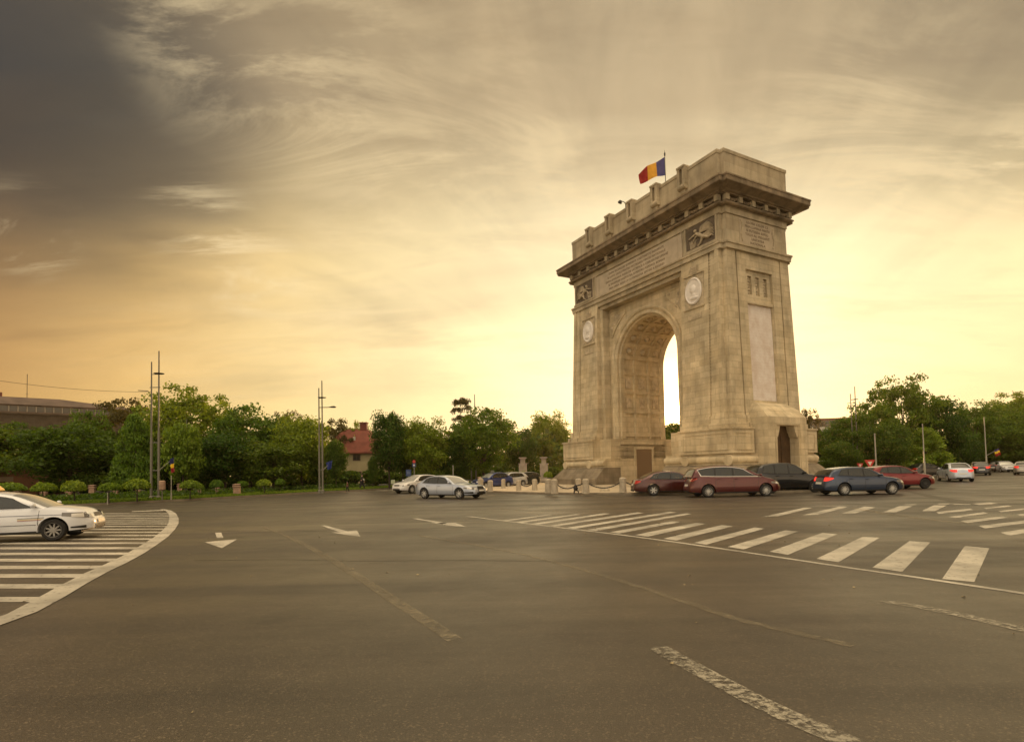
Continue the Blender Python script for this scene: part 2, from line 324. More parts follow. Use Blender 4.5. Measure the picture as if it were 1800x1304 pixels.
MTAB = marble_text_mat()
def asphalt():
    m = bpy.data.materials.new('asphalt'); m.use_nodes = True; nt = m.node_tree; L = nt.links.new; b = nt.nodes['Principled BSDF']
    t = nt.nodes.new('ShaderNodeTexCoord')
    def noise(s, d=6, r=.6, v=None, dist=0):
        n = nt.nodes.new('ShaderNodeTexNoise'); n.inputs['Scale'].default_value = s; n.inputs['Detail'].default_value = d; n.inputs['Roughness'].default_value = r; n.inputs['Distortion'].default_value = dist
        L(v or t.outputs['Object'], n.inputs['Vector']); return n.outputs[0]
    def mr(v, a, b2, c, d):
        n = nt.nodes.new('ShaderNodeMapRange'); L(v, n.inputs[0]); n.inputs[1].default_value = a; n.inputs[2].default_value = b2; n.inputs[3].default_value = c; n.inputs[4].default_value = d; return n.outputs[0]
    def mm(op, a, b2):
        n = nt.nodes.new('ShaderNodeMath'); n.operation = op
        for i, v in enumerate((a, b2)):
            if hasattr(v, 'is_linked'): L(v, n.inputs[i])
            else: n.inputs[i].default_value = v
        return n.outputs[0]
    big = mr(noise(.07, 4), .35, .65, .78, 1.2)
    mp = nt.nodes.new('ShaderNodeMapping'); L(t.outputs['Object'], mp.inputs[0]); mp.inputs['Rotation'].default_value = (0, 0, R(7)); mp.inputs['Scale'].default_value = (.035, .55, 1)
    lane = mr(noise(1.0, 5, .55, mp.outputs[0], .3), .35, .68, .62, 1.32)      # worn bands along the traffic
    mid = mr(noise(1.3, 5), .3, .7, .85, 1.15)
    fine = mr(noise(55, 3, .75), .3, .7, .62, 1.38)
    vo = nt.nodes.new('ShaderNodeTexVoronoi'); vo.inputs['Scale'].default_value = 75; L(t.outputs['Object'], vo.inputs['Vector'])
    vs = nt.nodes.new('ShaderNodeSeparateColor'); L(vo.outputs['Color'], vs.inputs[0])
    peb = mr(vs.outputs[0], .9, .93, 1.0, 2.3)
    f = mm('MULTIPLY', mm('MULTIPLY', mm('MULTIPLY', big, lane), mm('MULTIPLY', mid, fine)), peb)
    oil = mr(noise(.55, 3, .5), .60, .72, 1.0, .62); f = mm('MULTIPLY', f, oil)
    # old joints: thin dark sealed lines across the road
    s_ = nt.nodes.new('ShaderNodeVectorMath'); s_.operation = 'SCALE'; s_.inputs[0].default_value = (.052, .041, .0275); L(f, s_.inputs[3])
    L(s_.outputs[0], b.inputs['Base Color'])
    L(mm('MULTIPLY', mr(noise(.5, 4), .3, .7, .33, .50), mr(noise(1.0, 5, .55, mp.outputs[0], .3), .35, .68, 1.15, .82)), b.inputs['Roughness']); b.inputs['Specular IOR Level'].default_value = .6
    bp = nt.nodes.new('ShaderNodeBump'); bp.inputs['Strength'].default_value = .55; bp.inputs['Distance'].default_value = .012
    L(mm('ADD', noise(70, 3, .8), mm('MULTIPLY', noise(4, 4), 1.5)), bp.inputs['Height']); L(bp.outputs[0], b.inputs['Normal'])
    return m
ASPH = asphalt()
def paintmat(name, col, wear=.45, alpha_lo=0.0, sc_=6, soft=.05):
    m = bpy.data.materials.new(name); m.use_nodes = True; nt = m.node_tree; L = nt.links.new; b = nt.nodes['Principled BSDF']; out = nt.nodes['Material Output']
    t = nt.nodes.new('ShaderNodeTexCoord'); n = nt.nodes.new('ShaderNodeTexNoise'); n.inputs['Scale'].default_value = sc_; n.inputs['Detail'].default_value = 8; n.inputs['Roughness'].default_value = .75; L(t.outputs['Object'], n.inputs['Vector'])
    n2 = nt.nodes.new('ShaderNodeTexNoise'); n2.inputs['Scale'].default_value = 1.2; n2.inputs['Detail'].default_value = 5; L(t.outputs['Object'], n2.inputs['Vector'])
    r2 = nt.nodes.new('ShaderNodeValToRGB'); r2.color_ramp.elements[0].color = (*[c * .55 for c in col], 1); r2.color_ramp.elements[0].position = .3; r2.color_ramp.elements[1].position = .65; r2.color_ramp.elements[1].color = (*[c * 1.1 for c in col], 1); L(n2.outputs[0], r2.inputs[0])
    L(r2.outputs[0], b.inputs['Base Color']); b.inputs['Roughness'].default_value = .6
    r = nt.nodes.new('ShaderNodeMapRange'); L(n.outputs[0], r.inputs[0]); r.inputs[1].default_value = wear - soft; r.inputs[2].default_value = wear + soft; r.inputs[3].default_value = alpha_lo; r.inputs[4].default_value = 1
    tr = nt.nodes.new('ShaderNodeBsdfTransparent'); mx = nt.nodes.new('ShaderNodeMixShader'); L(r.outputs[0], mx.inputs[0]); L(tr.outputs[0], mx.inputs[1]); L(b.outputs[0], mx.inputs[2]); L(mx.outputs[0], out.inputs[0])
    return m
PAINT = paintmat('white_road_paint', (.44, .41, .34), .385, .0, 9, .045)
PAINT_OLD = paintmat('worn_road_paint', (.34, .31, .24), .50, .0, 15, .07)
PAINT_FADE = paintmat('ghost_of_old_paint', (.27, .23, .155), .57, .0, 9, .18)
GRASS = M_('grass_ground', (.045, .055, .018), .9, var=.4, vscale=2.5, bump=.6, bscale=30)
SOIL = M_('park_soil', (.022, .021, .012), .95, var=.4, vscale=.8)
KERB = M_('kerb_stone', (.20, .165, .115), .8, var=.2, vscale=2)
PAVE = stone('plaza_paving', (.50, .43, .33), (.44, .38, .29), row=.6, bw=.9, mortar=.012, streak=.1)
LEAF_D = leafmat('dark_leaves', (.022, .054, .006), (.090, .165, .013))
LEAF_M = leafmat('mid_leaves', (.050, .100, .007), (.17, .265, .020))
LEAF_L = leafmat('light_leaves', (.065, .135, .012), (.20, .31, .03))
LEAF_B = leafmat('brownish_leaves', (.045, .045, .012), (.11, .10, .025))
BARK = M_('bark', (.055, .040, .026), .9, var=.3, vscale=6, bump=.5)
POLE = M_('painted_steel_pole', (.16, .15, .12), .45, metal=.4)
DARKM = M_('black_iron', (.03, .026, .022), .5, metal=.3)
GLASS = M_('car_glass', (.018, .020, .016), .05, spec=.6, coat=.25)
TYRE = M_('tyre_rubber', (.014, .013, .012), .8)
ALLOY = M_('alloy', (.50, .49, .46), .4, metal=.4)
WSCREEN = M_('windscreen_sky_tone', (.42, .43, .41), .07, metal=.45, coat=1.0)  # pale part-metallic colour imitates bright sky mirrored in the glass
CHROME = M_('chrome', (.75, .72, .66), .15, metal=1)
BLACKP = M_('black_plastic', (.015, .014, .013), .5)
LENS = M_('lamp_lens', (.62, .60, .55), .08, coat=1, spec=.8)
LENSD = M_('dark_lamp_housing', (.14, .13, .12), .1, coat=1)
REDL = M_('red_lamp_lens', (.50, .02, .012), .15, coat=1)
REDLIT = M_('lit_red_lamp', (.5, .02, .012), .15, emit=((1, .05, .03), .9))
AMBL = M_('amber_lens', (.6, .25, .03), .2, coat=1)
PLATE = M_('plate_white', (.55, .53, .48), .4)
def carpaint(name, col, metal=.25, rough=.32): return M_(name, col, rough, metal=metal, coat=.9, spec=.5, var=.06, vscale=1.2)

# ================================================================== GROUND
def poly_sheet(name, pts, z, mat, kind='structure', parent=None):
    mb = MB(); mb.add([(p[0], p[1], z) for p in pts], [tuple(range(len(pts)))])
    o = mb.build(name, mat, parent); 
    if kind: struct(o, kind)
    return o
mb = MB(); mb.add([(-900, -60, 0), (900, -60, 0), (900, 900, 0), (-900, 900, 0)], [(0, 1, 2, 3)]); struct(mb.build('road', ASPH))
S = 1.7 / 1.8
AC = Vector((15.748 * S, 54.593 * S, 0)); AYAW = 0.4947 - PI / 2
# plaza : raised round island under the arch
def circ(c, r, n=96): return [(c.x + r * math.cos(2 * PI * k / n), c.y + r * math.sin(2 * PI * k / n)) for k in range(n)]
PR = 18.5
mb = MB(); mb.prism(circ(AC, PR - .28), 0.0, .145); struct(mb.build('plaza_pavement', PAVE))
mb = MB(); o_ = circ(AC, PR); i_ = circ(AC, PR - .28); n = len(o_)
mb.loft([[(x, y, 0) for x, y in o_], [(x, y, .13) for x, y in o_], [(AC.x + (x - AC.x) * (PR - .03) / PR, AC.y + (y - AC.y) * (PR - .03) / PR, .15) for x, y in o_], [(x, y, .15) for x, y in i_]], cap=False)
struct(mb.build('plaza_kerb', KERB))
# park ground behind the far kerb line
edge_px = [(-420, 925), (-150, 906), (0, 896), (60, 893), (200, 886.5), (330, 880), (420, 874.5), (560, 866.5), (640, 862.5), (700, 858.5), (770, 853), (860, 849.5), (1000, 845.5),
           (1200, 840), (1400, 837), (1600, 834), (1690, 829), (1800, 822.5), (2000, 817), (2300, 810)]
edge = [G(x, y) for x, y in edge_px]
far = [Vector((420, 420, 0)), Vector((0, 520, 0)), Vector((-420, 420, 0)), Vector((-420, 40, 0))]
mb = MB(); pts = [(p.x, p.y) for p in edge + far]; mb.prism(pts, 0, .12); struct(mb.build('park_ground', SOIL))
# kerb along it and the strip of grass
def strip(name, line, w0, w1, z0, z1, mat, kind='structure'):
    L_ = [Vector((p.x, p.y, 0)) for p in line]; a = []; b = []
    for i, p in enumerate(L_):
        d = (L_[min(i + 1, len(L_) - 1)] - L_[max(0, i - 1)]).normalized(); nrm = Vector((-d.y, d.x, 0))
        a.append(p + nrm * w0); b.append(p + nrm * w1)
    m = MB(); m.loft([[(q.x, q.y, z0), (q.x, q.y, z1), (r.x, r.y, z1), (r.x, r.y, z0)] for q, r in zip(a, b)]); o = m.build(name, mat); struct(o, kind); return o
strip('park_kerb', edge, -.16, .0, 0, .14, KERB)
strip('grass_verge', edge, .0, 1.6, .0, .15, GRASS)

# ------------------------------------------------------------------ painted markings
def Q(pts, mbx, z=.004): 
    g = [G(x, y, 0) for x, y in pts]; mbx.add([(p.x, p.y, z) for p in g], [tuple(range(len(g)))])
def zq(pts, s, ox, oy): return [(x / s + ox, y / s + oy) for x, y in pts]
# zebra crossing, near row: measured in a 2x crop whose corner is (900, 860)
near = [[(1512, 315), (1625, 326), (1678, 207), (1592, 199)], [(1267, 275), (1372, 290), (1471, 186), (1398, 181)], [(1070, 244), (1148, 256), (1293, 170), (1232, 167)],
        [(905, 219), (970, 230), (1144, 158), (1090, 153)], [(758, 202), (815, 211), (1006, 148), (960, 144)]]
mbn = MB(); crossing_group = 'stripes of the zebra crossing'
for q in near: Q(zq(q, 2, 900, 860), mbn)
Q(zq([(118, 503), (248, 523), (862, 354), (762, 341)], 6, 1200, 870), mbn); Q([(1166, 946.5), (1189, 949.8), (1289, 924.7), (1269, 922.7)], mbn); Q([(1116, 940), (1139, 943), (1240, 920.6), (1223, 918.8)], mbn)
left_rows = [[(1480, 375), (1570, 386), (1900, 280), (1800, 275)], [(1270, 345), (1350, 355), (1790, 262), (1720, 254)], [(1080, 322), (1150, 332), (1610, 246), (1545, 240)],
             [(910, 304), (975, 313), (1700, 185), (1655, 180)], [(755, 289), (815, 296), (1580, 174), (1530, 169)], [(620, 273), (670, 280), (1335, 178), (1285, 173)],
             [(490, 259), (540, 265), (1085, 184), (1040, 179)], [(375, 246), (420, 251), (862, 190), (820, 186)], [(265, 234), (300, 238), (650, 194), (610, 190)]]
for q in left_rows[2:]: Q(zq(q, 4.2857, 820, 860), mbn)
far_row = [[(850, 228), (1010, 222), (1372, 134), (1285, 131)], [(1265, 212), (1420, 208), (1748, 124), (1650, 121)]]
mbf = MB()
for q in far_row: Q(zq(q, 6, 1200, 870), mbf)
far2 = [[(-120, 252), (20, 252), (240, 190), (120, 180)], [(315, 240), (455, 240), (625, 177), (490, 174)], [(722, 228), (862, 228), (985, 169), (848, 167)],
        [(530, 165), (655, 164), (672, 157), (548, 158)], [(885, 157), (1005, 156), (1020, 149), (900, 150)], [(1055, 160), (1235, 162), (1240, 156), (1060, 153)],
        [(875, 238), (900, 258), (1265, 218), (1230, 203)], [(1005, 290), (1085, 300), (1425, 254), (1375, 241)], [(1130, 332), (1200, 355), (1635, 298), (1570, 284)],
        [(1320, 385), (1390, 412), (1900, 345), (1900, 316)], [(1550, 455), (1650, 488), (1900, 445), (1900, 405)],
        [(1250, 150), (1330, 164), (1530, 150), (1440, 138)], [(1375, 195), (1400, 208), (1675, 178), (1630, 169)], [(1525, 228), (1560, 240), (1900, 205), (1900, 190)], [(1720, 262), (1760, 280), (1900, 268), (1900, 248)]]
for q in far2: Q(zq(q, 6, 1500, 860), mbf)
def subdiv(o, cuts=5):
    return o
struct(mbn.build('zebra_crossing_stripes', PAINT)); struct(mbf.build('far_crossing_stripes', PAINT))
# stop line along the crossing
def ribbon(px, w, mb_, z=.0045, taper=None):
    L_ = [G(x, y) for x, y in px]; rows = []
    for i, p in enumerate(L_):
        d = (L_[min(i + 1, len(L_) - 1)] - L_[max(0, i - 1)]).normalized(); nrm = Vector((-d.y, d.x, 0)) * (w / 2 if not taper else taper[i] / 2)
        rows.append([(p.x - nrm.x, p.y - nrm.y, z), (p.x + nrm.x, p.y + nrm.y, z)])
    mb_.grid(rows)
mb = MB(); ribbon([(820, 907), (900, 917), (1000, 929), (1100, 941), (1200, 954.5), (1300, 969), (1400, 984), (1500, 999), (1600, 1013), (1700, 1028), (1800, 1043), (1900, 1058)], .13, mb); struct(mb.build('crossing_edge_line', PAINT))
# hatched island: curved border and bars
bord = [(285, 895), (296, 897.5), (303, 903), (306, 911), (305, 920), (297, 931), (283, 944), (262, 958), (236, 974), (205, 990), (170, 1006), (130, 1027), (85, 1053), (40, 1077), (-10, 1095), (-60, 1112), (-140, 1140)]
mb = MB(); ribbon(bord, .28, mb, .0085, [.2, .25, .3, .32, .33, .34, .35, .36, .36, .36, .36, .35, .34, .32, .32, .32, .32]); struct(mb.build('traffic_island_border', PAINT))
mb = MB()
def border_x(y):
    for (x0, y0), (x1, y1) in zip(bord[2:], bord[3:]):
        if min(y0, y1) <= y <= max(y0, y1): return x0 + (x1 - x0) * (y - y0) / (y1 - y0)
    return 300
for yc, hw in [(1053.5, 4.4), (1030.5, 3.9), (1012, 3.3), (997, 2.9), (984.3, 2.5), (973.3, 2.1), (963.6, 1.8), (954.8, 1.5), (947.6, 1.3), (941.2, 1.15), (935.6, 1.0), (930.2, .9), (925.2, .8), (920.8, .72), (917.2, .65), (913.8, .6), (910.7, .55), (907.8, .5), (905.1, .46), (902.6, .42)]:
    xr = border_x(yc + .5) - 1; 
    if xr < 60: continue
    a = 1.4 / 330.
    Q([(-260, yc + hw + 260 * a * .4), (xr - hw * 1.2, yc + hw - xr * a * .35), (xr + hw * 1.2, yc - hw - xr * a * .35), (-260, yc - hw + 260 * a * .4)], mb, .004)
Q([(232, 898.3), (286, 895.8), (287, 897.4), (232, 899.4)], mb, .0045)
struct(mb.build('traffic_island_bars', PAINT_OLD if False else PAINT))
# direction arrows (crop 5.625x at (340,900))
mb = MB()
Q(zq([(215, 203), (275, 202), (298, 255), (232, 257)], 5.625, 340, 900), mb); Q(zq([(112, 296), (280, 280), (432, 268), (280, 356)], 5.625, 340, 900), mb)
Q(zq([(1262, 133), (1300, 130), (1530, 190), (1440, 196)], 5.625, 340, 900), mb); Q(zq([(1360, 200), (1440, 199), (1618, 180), (1650, 242), (1540, 230)], 5.625, 340, 900), mb)
Q([(724, 911), (734, 911), (786, 919), (778, 921)], mb); Q([(758, 919), (800, 918.5), (821, 926), (800, 924.8)], mb)
struct(mb.build('lane_arrows', PAINT))
# dashes and ghost lines
mb = MB()
ribbon([(1157, 1138), (1205, 1165), (1260, 1195), (1330, 1232), (1400, 1265), (1470, 1295), (1560, 1335)], .20, mb); ribbon([(1550, 1056), (1620, 1067), (1700, 1083), (1810, 1109)], .19, mb)
for seg in ([(5, 908), (18, 907)],): pass
for x0, x1, y in ((305, 316, 885.5), (335, 349, 882.7), (362, 377, 880.2), (393, 408, 877.8), (425, 441, 875.2), (165, 188, 893.2), (205, 225, 890.6), (244, 258, 888.6)):
    ribbon([(x0, y + .7), (x1, y - .7)], .16, mb)
ribbon([(875, 876), (900, 875.6)], .18, mb); ribbon([(935, 890), (1015, 889)], .15, mb); ribbon([(1440, 897 - 8), (1500, 886)], .12, mb)
struct(mb.build('lane_dashes', PAINT_OLD))
mb = MB()
ribbon([(462, 925), (500, 940), (545, 962), (585, 985), (640, 1020), (700, 1060), (760, 1098), (800, 1125)], .17, mb, .005)
ribbon([(730, 940), (830, 957), (920, 974), (1020, 1000), (1150, 1040), (1300, 1090), (1500, 1135)], .13, mb, .005)
ribbon([(1500, 893), (1570, 905), (1640, 914), (1700, 920)], .35, mb, .005)
ribbon([(960, 905), (1010, 903)], .3, mb, .005); ribbon([(880, 895), (960, 899), (1050, 899)], .22, mb, .005)
struct(mb.build('worn_lane_lines', PAINT_FADE))
TAR = M_('tar_joint', (.040, .031, .019), .5, var=.3, vscale=3)
mb = MB()
ribbon([(1590, 862), (1640, 873), (1680, 880), (1720, 887)], .5, mb, .003, [.25, .55, .75, .7])
for l in ([(340, 985), (500, 983), (640, 986), (800, 984), (1010, 987)], [(520, 932), (600, 936), (700, 934)], [(780, 888), (860, 887.2), (1000, 887)], [(350, 931), (420, 934), (480, 936)],
          [(1380, 901), (1420, 896), (1500, 889)], [(700, 912), (800, 911), (900, 913)], [(560, 905), (700, 903), (860, 902)]):
    ribbon(l, .045, mb, .003)
struct(mb.build('road_joints', TAR))
# small litter of dry leaves and chips lying on the asphalt
mb = MB()
for _ in range(110):
    x = RNG.uniform(-9, 9); y = RNG.uniform(4, 26); a = RNG.uniform(0, 6.28); s_ = RNG.uniform(.012, .035)
    c, d = math.cos(a) * s_, math.sin(a) * s_ * .6
    mb.add([(x - c, y - d, .006), (x + d, y - c, .012), (x + c, y + d, .007), (x - d, y + c, .02)], [(0, 1, 2, 3)])
struct(mb.build('litter', M_('dry_leaf', (.30, .24, .13), .8)), 'stuff')

# ================================================================== TRIUMPHAL ARCH
A = thing('triumphal_arch', 'tall weathered stone triumphal arch on the round plaza with one big archway', 'arch', AC, AYAW, scale=(S, S, S))
def ap(name, mb, mat, parent=A, smooth=None, label=None):
    o = mb.build(name, mat, parent, smooth)
    if label: o['label'] = label
    return o
X0, Y0 = 10.52, 4.19
def msec(s, pts): return [(s * x, y) for x, y in (pts if s > 0 else reversed(pts))]
def loftz(mb, sect, prof, s=1):
    mb.loft([[(x, y, z) for x, y in msec(s, sect(o))] for o, z in prof])
ZP = .15
for s in (1, -1):
    def base_sec(o): return [(4.25, -Y0 - o), (X0 + o, -Y0 - o), (X0 + o, Y0 + o), (4.25, Y0 + o)]
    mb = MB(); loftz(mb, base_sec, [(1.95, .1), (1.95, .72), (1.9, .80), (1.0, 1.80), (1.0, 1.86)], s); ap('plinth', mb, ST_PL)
    mb = MB(); prof = [(.86, 1.862), (.86, 1.98)] + [(.86 + .19 * math.sin(t), 2.28 - .28 * math.cos(t)) for t in np.linspace(.15, PI - .15, 9)] + [(.78, 2.58), (.78, 2.748)]
    loftz(mb, base_sec, prof, s)
    for ys in (-1, 1):
        for xx in (6.2, 10.6):
            mb.lathe([(.02, -.5), (.42, -.5), (.42, .5), (.02, .5)], 18, 0, Matrix.Translation((s * (xx + .5), ys * 4.75, 2.22)) @ Matrix.Rotation(PI / 2, 4, 'X'))
    ap('base_moulding', mb, ST, smooth=35)
    mb = MB(); loftz(mb, lambda o: [(4.2, -4.25), (6.0, -4.25), (6.0, -Y0 - o), (X0 + o, -Y0 - o), (X0 + o, -2.7), (X0 + .55, -2.7), (X0 + .55, 2.7), (X0 + o, 2.7), (X0 + o, Y0 + o), (6.0, Y0 + o), (6.0, 4.25), (4.2, 4.25)], [(.98, 2.75), (.98, 4.6), (1.06, 4.62), (1.06, 4.75)], s)
    ap('pedestal', mb, ST)
    mb = MB()      # sunk panels of the pedestals: raised fillet frames
    for ys in (-1, 1):
        yy = ys * (Y0 + .98)
        for (a, b, c, d) in ((6.5, 11.1, 4.28, 4.34), (6.5, 11.1, 3.0, 3.06), (6.5, 6.56, 3.06, 4.28), (11.04, 11.1, 3.06, 4.28)):
            mb.box(*sorted((s * a, s * b)), *sorted((yy, yy + ys * .05)), c, d)
        for (a, b, c, d) in ((3.0, 4.85, 4.28, 4.34), (3.0, 4.85, 3.0, 3.06), (3.0, 3.06, 3.06, 4.28), (4.79, 4.85, 3.06, 4.28)):
            mb.box(*sorted((s * (X0 + .98), s * (X0 + 1.03))), *sorted((ys * a, ys * b)), c, d)
    ap('pedestal_panel_frame', mb, ST)
    def sec(o):
        xo, yf = 10.35 + o, 4.10 + o
        p = [(5.95, -yf), (8.92, -yf), (8.92, -yf + .1), (9.12, -yf + .1), (9.12, -yf), (xo - .78, -yf), (xo - .78, -yf - .12), (xo - .40, -yf - .12), (xo - .40, -yf + .34), (xo, -yf + .34),
             (xo, -2.76), (xo - .16, -2.76), (xo - .16, -2.62), (xo, -2.62), (xo, -1.62), (xo - .42, -1.62)]
        return p + [(x, -y) for x, y in reversed(p)]
    mb = MB(); loftz(mb, sec, [(.80, 4.752), (.80, 5.15), (.56, 5.17), (.55, 5.75), (.41, 5.78), (.39, 6.95), (.06, 19.1)], s); ap('pier', mb, ST)
    mb = MB()
    for ys in (-1, 1): mb.box(*sorted((s * 5.45, s * 5.948)), *sorted((ys * 3.0, ys * 3.86)), 4.7, 18.68)
    ap('recess_reveal', mb, ST)
    # fluted bead strip in the groove
    mb = MB()
    for ys in (-1, 1):
        for k in range(46):
            z = 7.3 + k * .25; oo = .40 - .34 * (z - 6.95) / 12.15
            mb.box(*sorted((s * 8.94, s * 9.10)), *sorted((ys * (4.10 + oo - .09), ys * (4.10 + oo - .03))), z, z + .14)
    ap('bead_strip', mb, ST)
    # end face: wall over the recess, slotted panel, tablet, portal
    mb = MB(); xo = lambda z: 10.35 + .40 - .34 * (z - 6.95) / 12.15
    def slab(z0, z1, y0, y1, d0, d1, mat=None):
        a0, a1 = xo(z0), xo(z1)
        mb.loft([[(s * (a0 + d0), y0, z0), (s * (a0 + d1), y0, z0), (s * (a0 + d1), y1, z0), (s * (a0 + d0), y1, z0)][::s], [(s * (a1 + d0), y0, z1), (s * (a1 + d1), y0, z1), (s * (a1 + d1), y1, z1), (s * (a1 + d0), y1, z1)][::s]])
    slab(17.75, 19.1, -1.618, 1.618, -.5, 0.0); slab(6.0, 7.0, -1.618, 1.618, -.5, 0.0)
    for a, b in ((-1.618, -1.2), (-.72, -.24), (.24, .72), (1.2, 1.618)): slab(15.75, 17.3, a, b, -.5, -.22)
    slab(15.2, 15.75, -1.618, 1.618, -.5, -.22); slab(17.3, 17.75, -1.618, 1.618, -.5, -.22); slab(14.95, 15.2, -1.618, 1.618, -.5, -.08)
    ap('slotted_panel', mb, ST)
    mb = MB()
    for yc in (-.96, 0, .96):
        for k in range(6):
            z = 15.85 + k * .24; mb.sphere((s * (xo(z) - .42), yc + .06 * math.sin(k * 2.1), z + .1), .14, 7, 0, None, (1, 1.1, .9))
        mb.box(*sorted((s * (xo(16) - .5), s * (xo(16) - .47))), yc - .23, yc + .23, 15.76, 17.29)
    ap('carved_slot_figures', mb, ST_CARVE, smooth=50)
    mb = MB(); slab(7.02, 14.93, -1.6, 1.6, -.5, -.30); ap('inscribed_marble_tablet', mb, MTAB)
    mb = MB()                                                       # portal: jambs, lintel, corbels
    XJ = 12.5
    for ys in (-1, 1):
        mb.box(*sorted((s * 10.9, s * XJ)), *sorted((ys * 1.30, ys * 2.35)), ZP, 4.85)
        mb.loft([[(s * (XJ - .06), ys * 1.30, 3.95), (s * 10.9, ys * 1.30, 3.95), (s * 10.9, ys * 1.14, 3.95), (s * (XJ - .06), ys * 1.14, 3.95)], [(s * (XJ - .06), ys * 1.30, 4.45), (s * 10.9, ys * 1.30, 4.45), (s * 10.9, ys * .95, 4.45), (s * (XJ - .06), ys * .95, 4.45)],
                 [(s * (XJ - .06), ys * 1.30, 4.85), (s * 10.9, ys * 1.30, 4.85), (s * 10.9, ys * .86, 4.85), (s * (XJ - .06), ys * .86, 4.85)]])
    mb.box(*sorted((s * 10.9, s * (XJ + .003))), -2.35, 2.35, 4.853, 5.5)
    mb.loft([[(s * 10.6, -2.35, 5.5), (s * XJ, -2.35, 5.5), (s * XJ, 2.35, 5.5), (s * 10.6, 2.35, 5.5)], [(s * 10.6, -2.2, 6.2), (s * (XJ - .6), -2.2, 6.2), (s * (XJ - .6), 2.2, 6.2), (s * 10.6, 2.2, 6.2)], [(s * 10.6, -1.8, 6.75), (s * (XJ - 1.4), -1.8, 6.75), (s * (XJ - 1.4), 1.8, 6.75), (s * 10.6, 1.8, 6.75)]])
    ap('portal', mb, ST)
    mb = MB()
    for (a, b, c, d) in ((-1.55, -1.45, ZP, 5.0), (1.45, 1.55, ZP, 5.0), (-1.45, 1.45, 4.9, 5.0)): mb.box(*sorted((s * XJ, s * (XJ + .05))), a, b, c, d)
    ap('portal_frame', mb, ST)
    mb = MB(); mb.box(*sorted((s * 11.62, s * 11.72)), -1.28, 1.28, ZP, 4.84)
    for ys in (-1, 1):
        for z0, z1 in ((.4, 1.5), (1.7, 2.9), (3.1, 4.3)): mb.box(*sorted((s * 11.72, s * 11.76)), *sorted((ys * .15, ys * 1.2)), z0, z1)
    ap('door', mb, M_('bronze_door', (.085, .050, .025), .5, metal=.4, var=.3, vscale=2))
    # medallions
    for ys in (-1, 1):
        yy = lambda z: ys * (4.10 + .40 - .34 * (z - 6.95) / 12.15)
        F = yy(16.4)
        mb = MB(); mb.box(*sorted((s * 6.35, s * 8.45)), *sorted((F, F + ys * .05)), 15.1, 17.75); ap('medallion_panel', mb, ST_CARVE)
        mb = MB(); mb.box(*sorted((s * 6.3, s * 8.5)), *sorted((F, F + ys * .16)), 14.95, 15.08); mb.box(*sorted((s * 6.3, s * 8.5)), *sorted((F, F + ys * .16)), 17.77, 17.87); ap('medallion_ledge', mb, ST)
        mb = MB(); Mx = Matrix.Translation((s * 7.4, F + ys * .05, 16.42)) @ Matrix.Rotation(-ys * PI / 2, 4, 'X')
        mb.lathe([(.001, 0), (1.0, 0), (1.02, .08), (.93, .16), (.86, .10), (.80, .10), (.001, .12)], 36, 0, Mx @ Matrix.Diagonal((.88, 1.12, 1, 1)))
        ap('medallion', mb, MARBLE, smooth=40)
        mb = MB(); yb = F + ys * .15
        mb.sphere((s * 7.42, yb, 16.55), .34, 12, 0, None, (.95, .35, 1.15)); mb.sphere((s * 7.15, yb, 16.5), .12, 8, 0, None, (1.3, .4, .8)); mb.sphere((s * 7.45, yb, 16.10), .22, 10, 0, None, (.9, .35, 1.1)); mb.sphere((s * 7.5, yb, 15.82), .38, 12, 0, None, (1.2, .3, .45)); mb.tube([(s * 7.1, yb, 16.72), (s * 7.4, yb, 16.86), (s * 7.72, yb, 16.6)], .07, 6)
        ap('portrait_relief', mb, MARBLE, smooth=50)
        mb = MB(); Fc = yy(18.2)
        mb.box(*sorted((s * 7.0, s * 7.8)), *sorted((Fc, Fc + ys * .12)), 17.95, 18.1)
        for k in range(4): mb.loft([[(s * (7.0 + k * .2), Fc, 18.1), (s * (7.2 + k * .2), Fc, 18.1), (s * (7.2 + k * .2), Fc + ys * .14, 18.1), (s * (7.0 + k * .2), Fc + ys * .14, 18.1)], [(s * (7.02 + k * .2), Fc, 18.36), (s * (7.18 + k * .2), Fc, 18.36), (s * (7.18 + k * .2), Fc + ys * .2, 18.36), (s * (7.02 + k * .2), Fc + ys * .2, 18.36)], [(s * (7.08 + k * .2), Fc, 18.6), (s * (7.12 + k * .2), Fc, 18.6), (s * (7.12 + k * .2), Fc + ys * .1, 18.6), (s * (7.08 + k * .2), Fc + ys * .1, 18.6)]])
        ap('carved_crown', mb, ST_CARVE)
        mb = MB(); Fc = yy(14.3); mb.box(*sorted((s * 6.7, s * 8.2)), *sorted((Fc, Fc + ys * .04)), 14.05, 14.5); ap('name_plaque', mb, ST_CARVE)
# wall pierced by the archway
RI, ZC = 4.2, 12.3
arc = [(RI * math.cos(t), ZC + RI * math.sin(t)) for t in np.linspace(0, PI, 41)]
poly = [(4.2, .1)] + arc + [(-4.2, .1), (-5.46, .1), (-5.46, 18.32), (5.46, 18.32), (5.46, .1)]
mb = MB(); mb.loft([[(x, y, z) for x, z in poly] for y in (3.04, -3.04)])
ap('arch_wall', mb, ST)
mb = MB(); mb.box(-5.95, 5.95, -4.15, 4.15, 18.69, 19.1); mb.box(-5.9, 5.9, -3.9, 3.9, 18.321, 18.688); ap('lintel', mb, ST_UP)
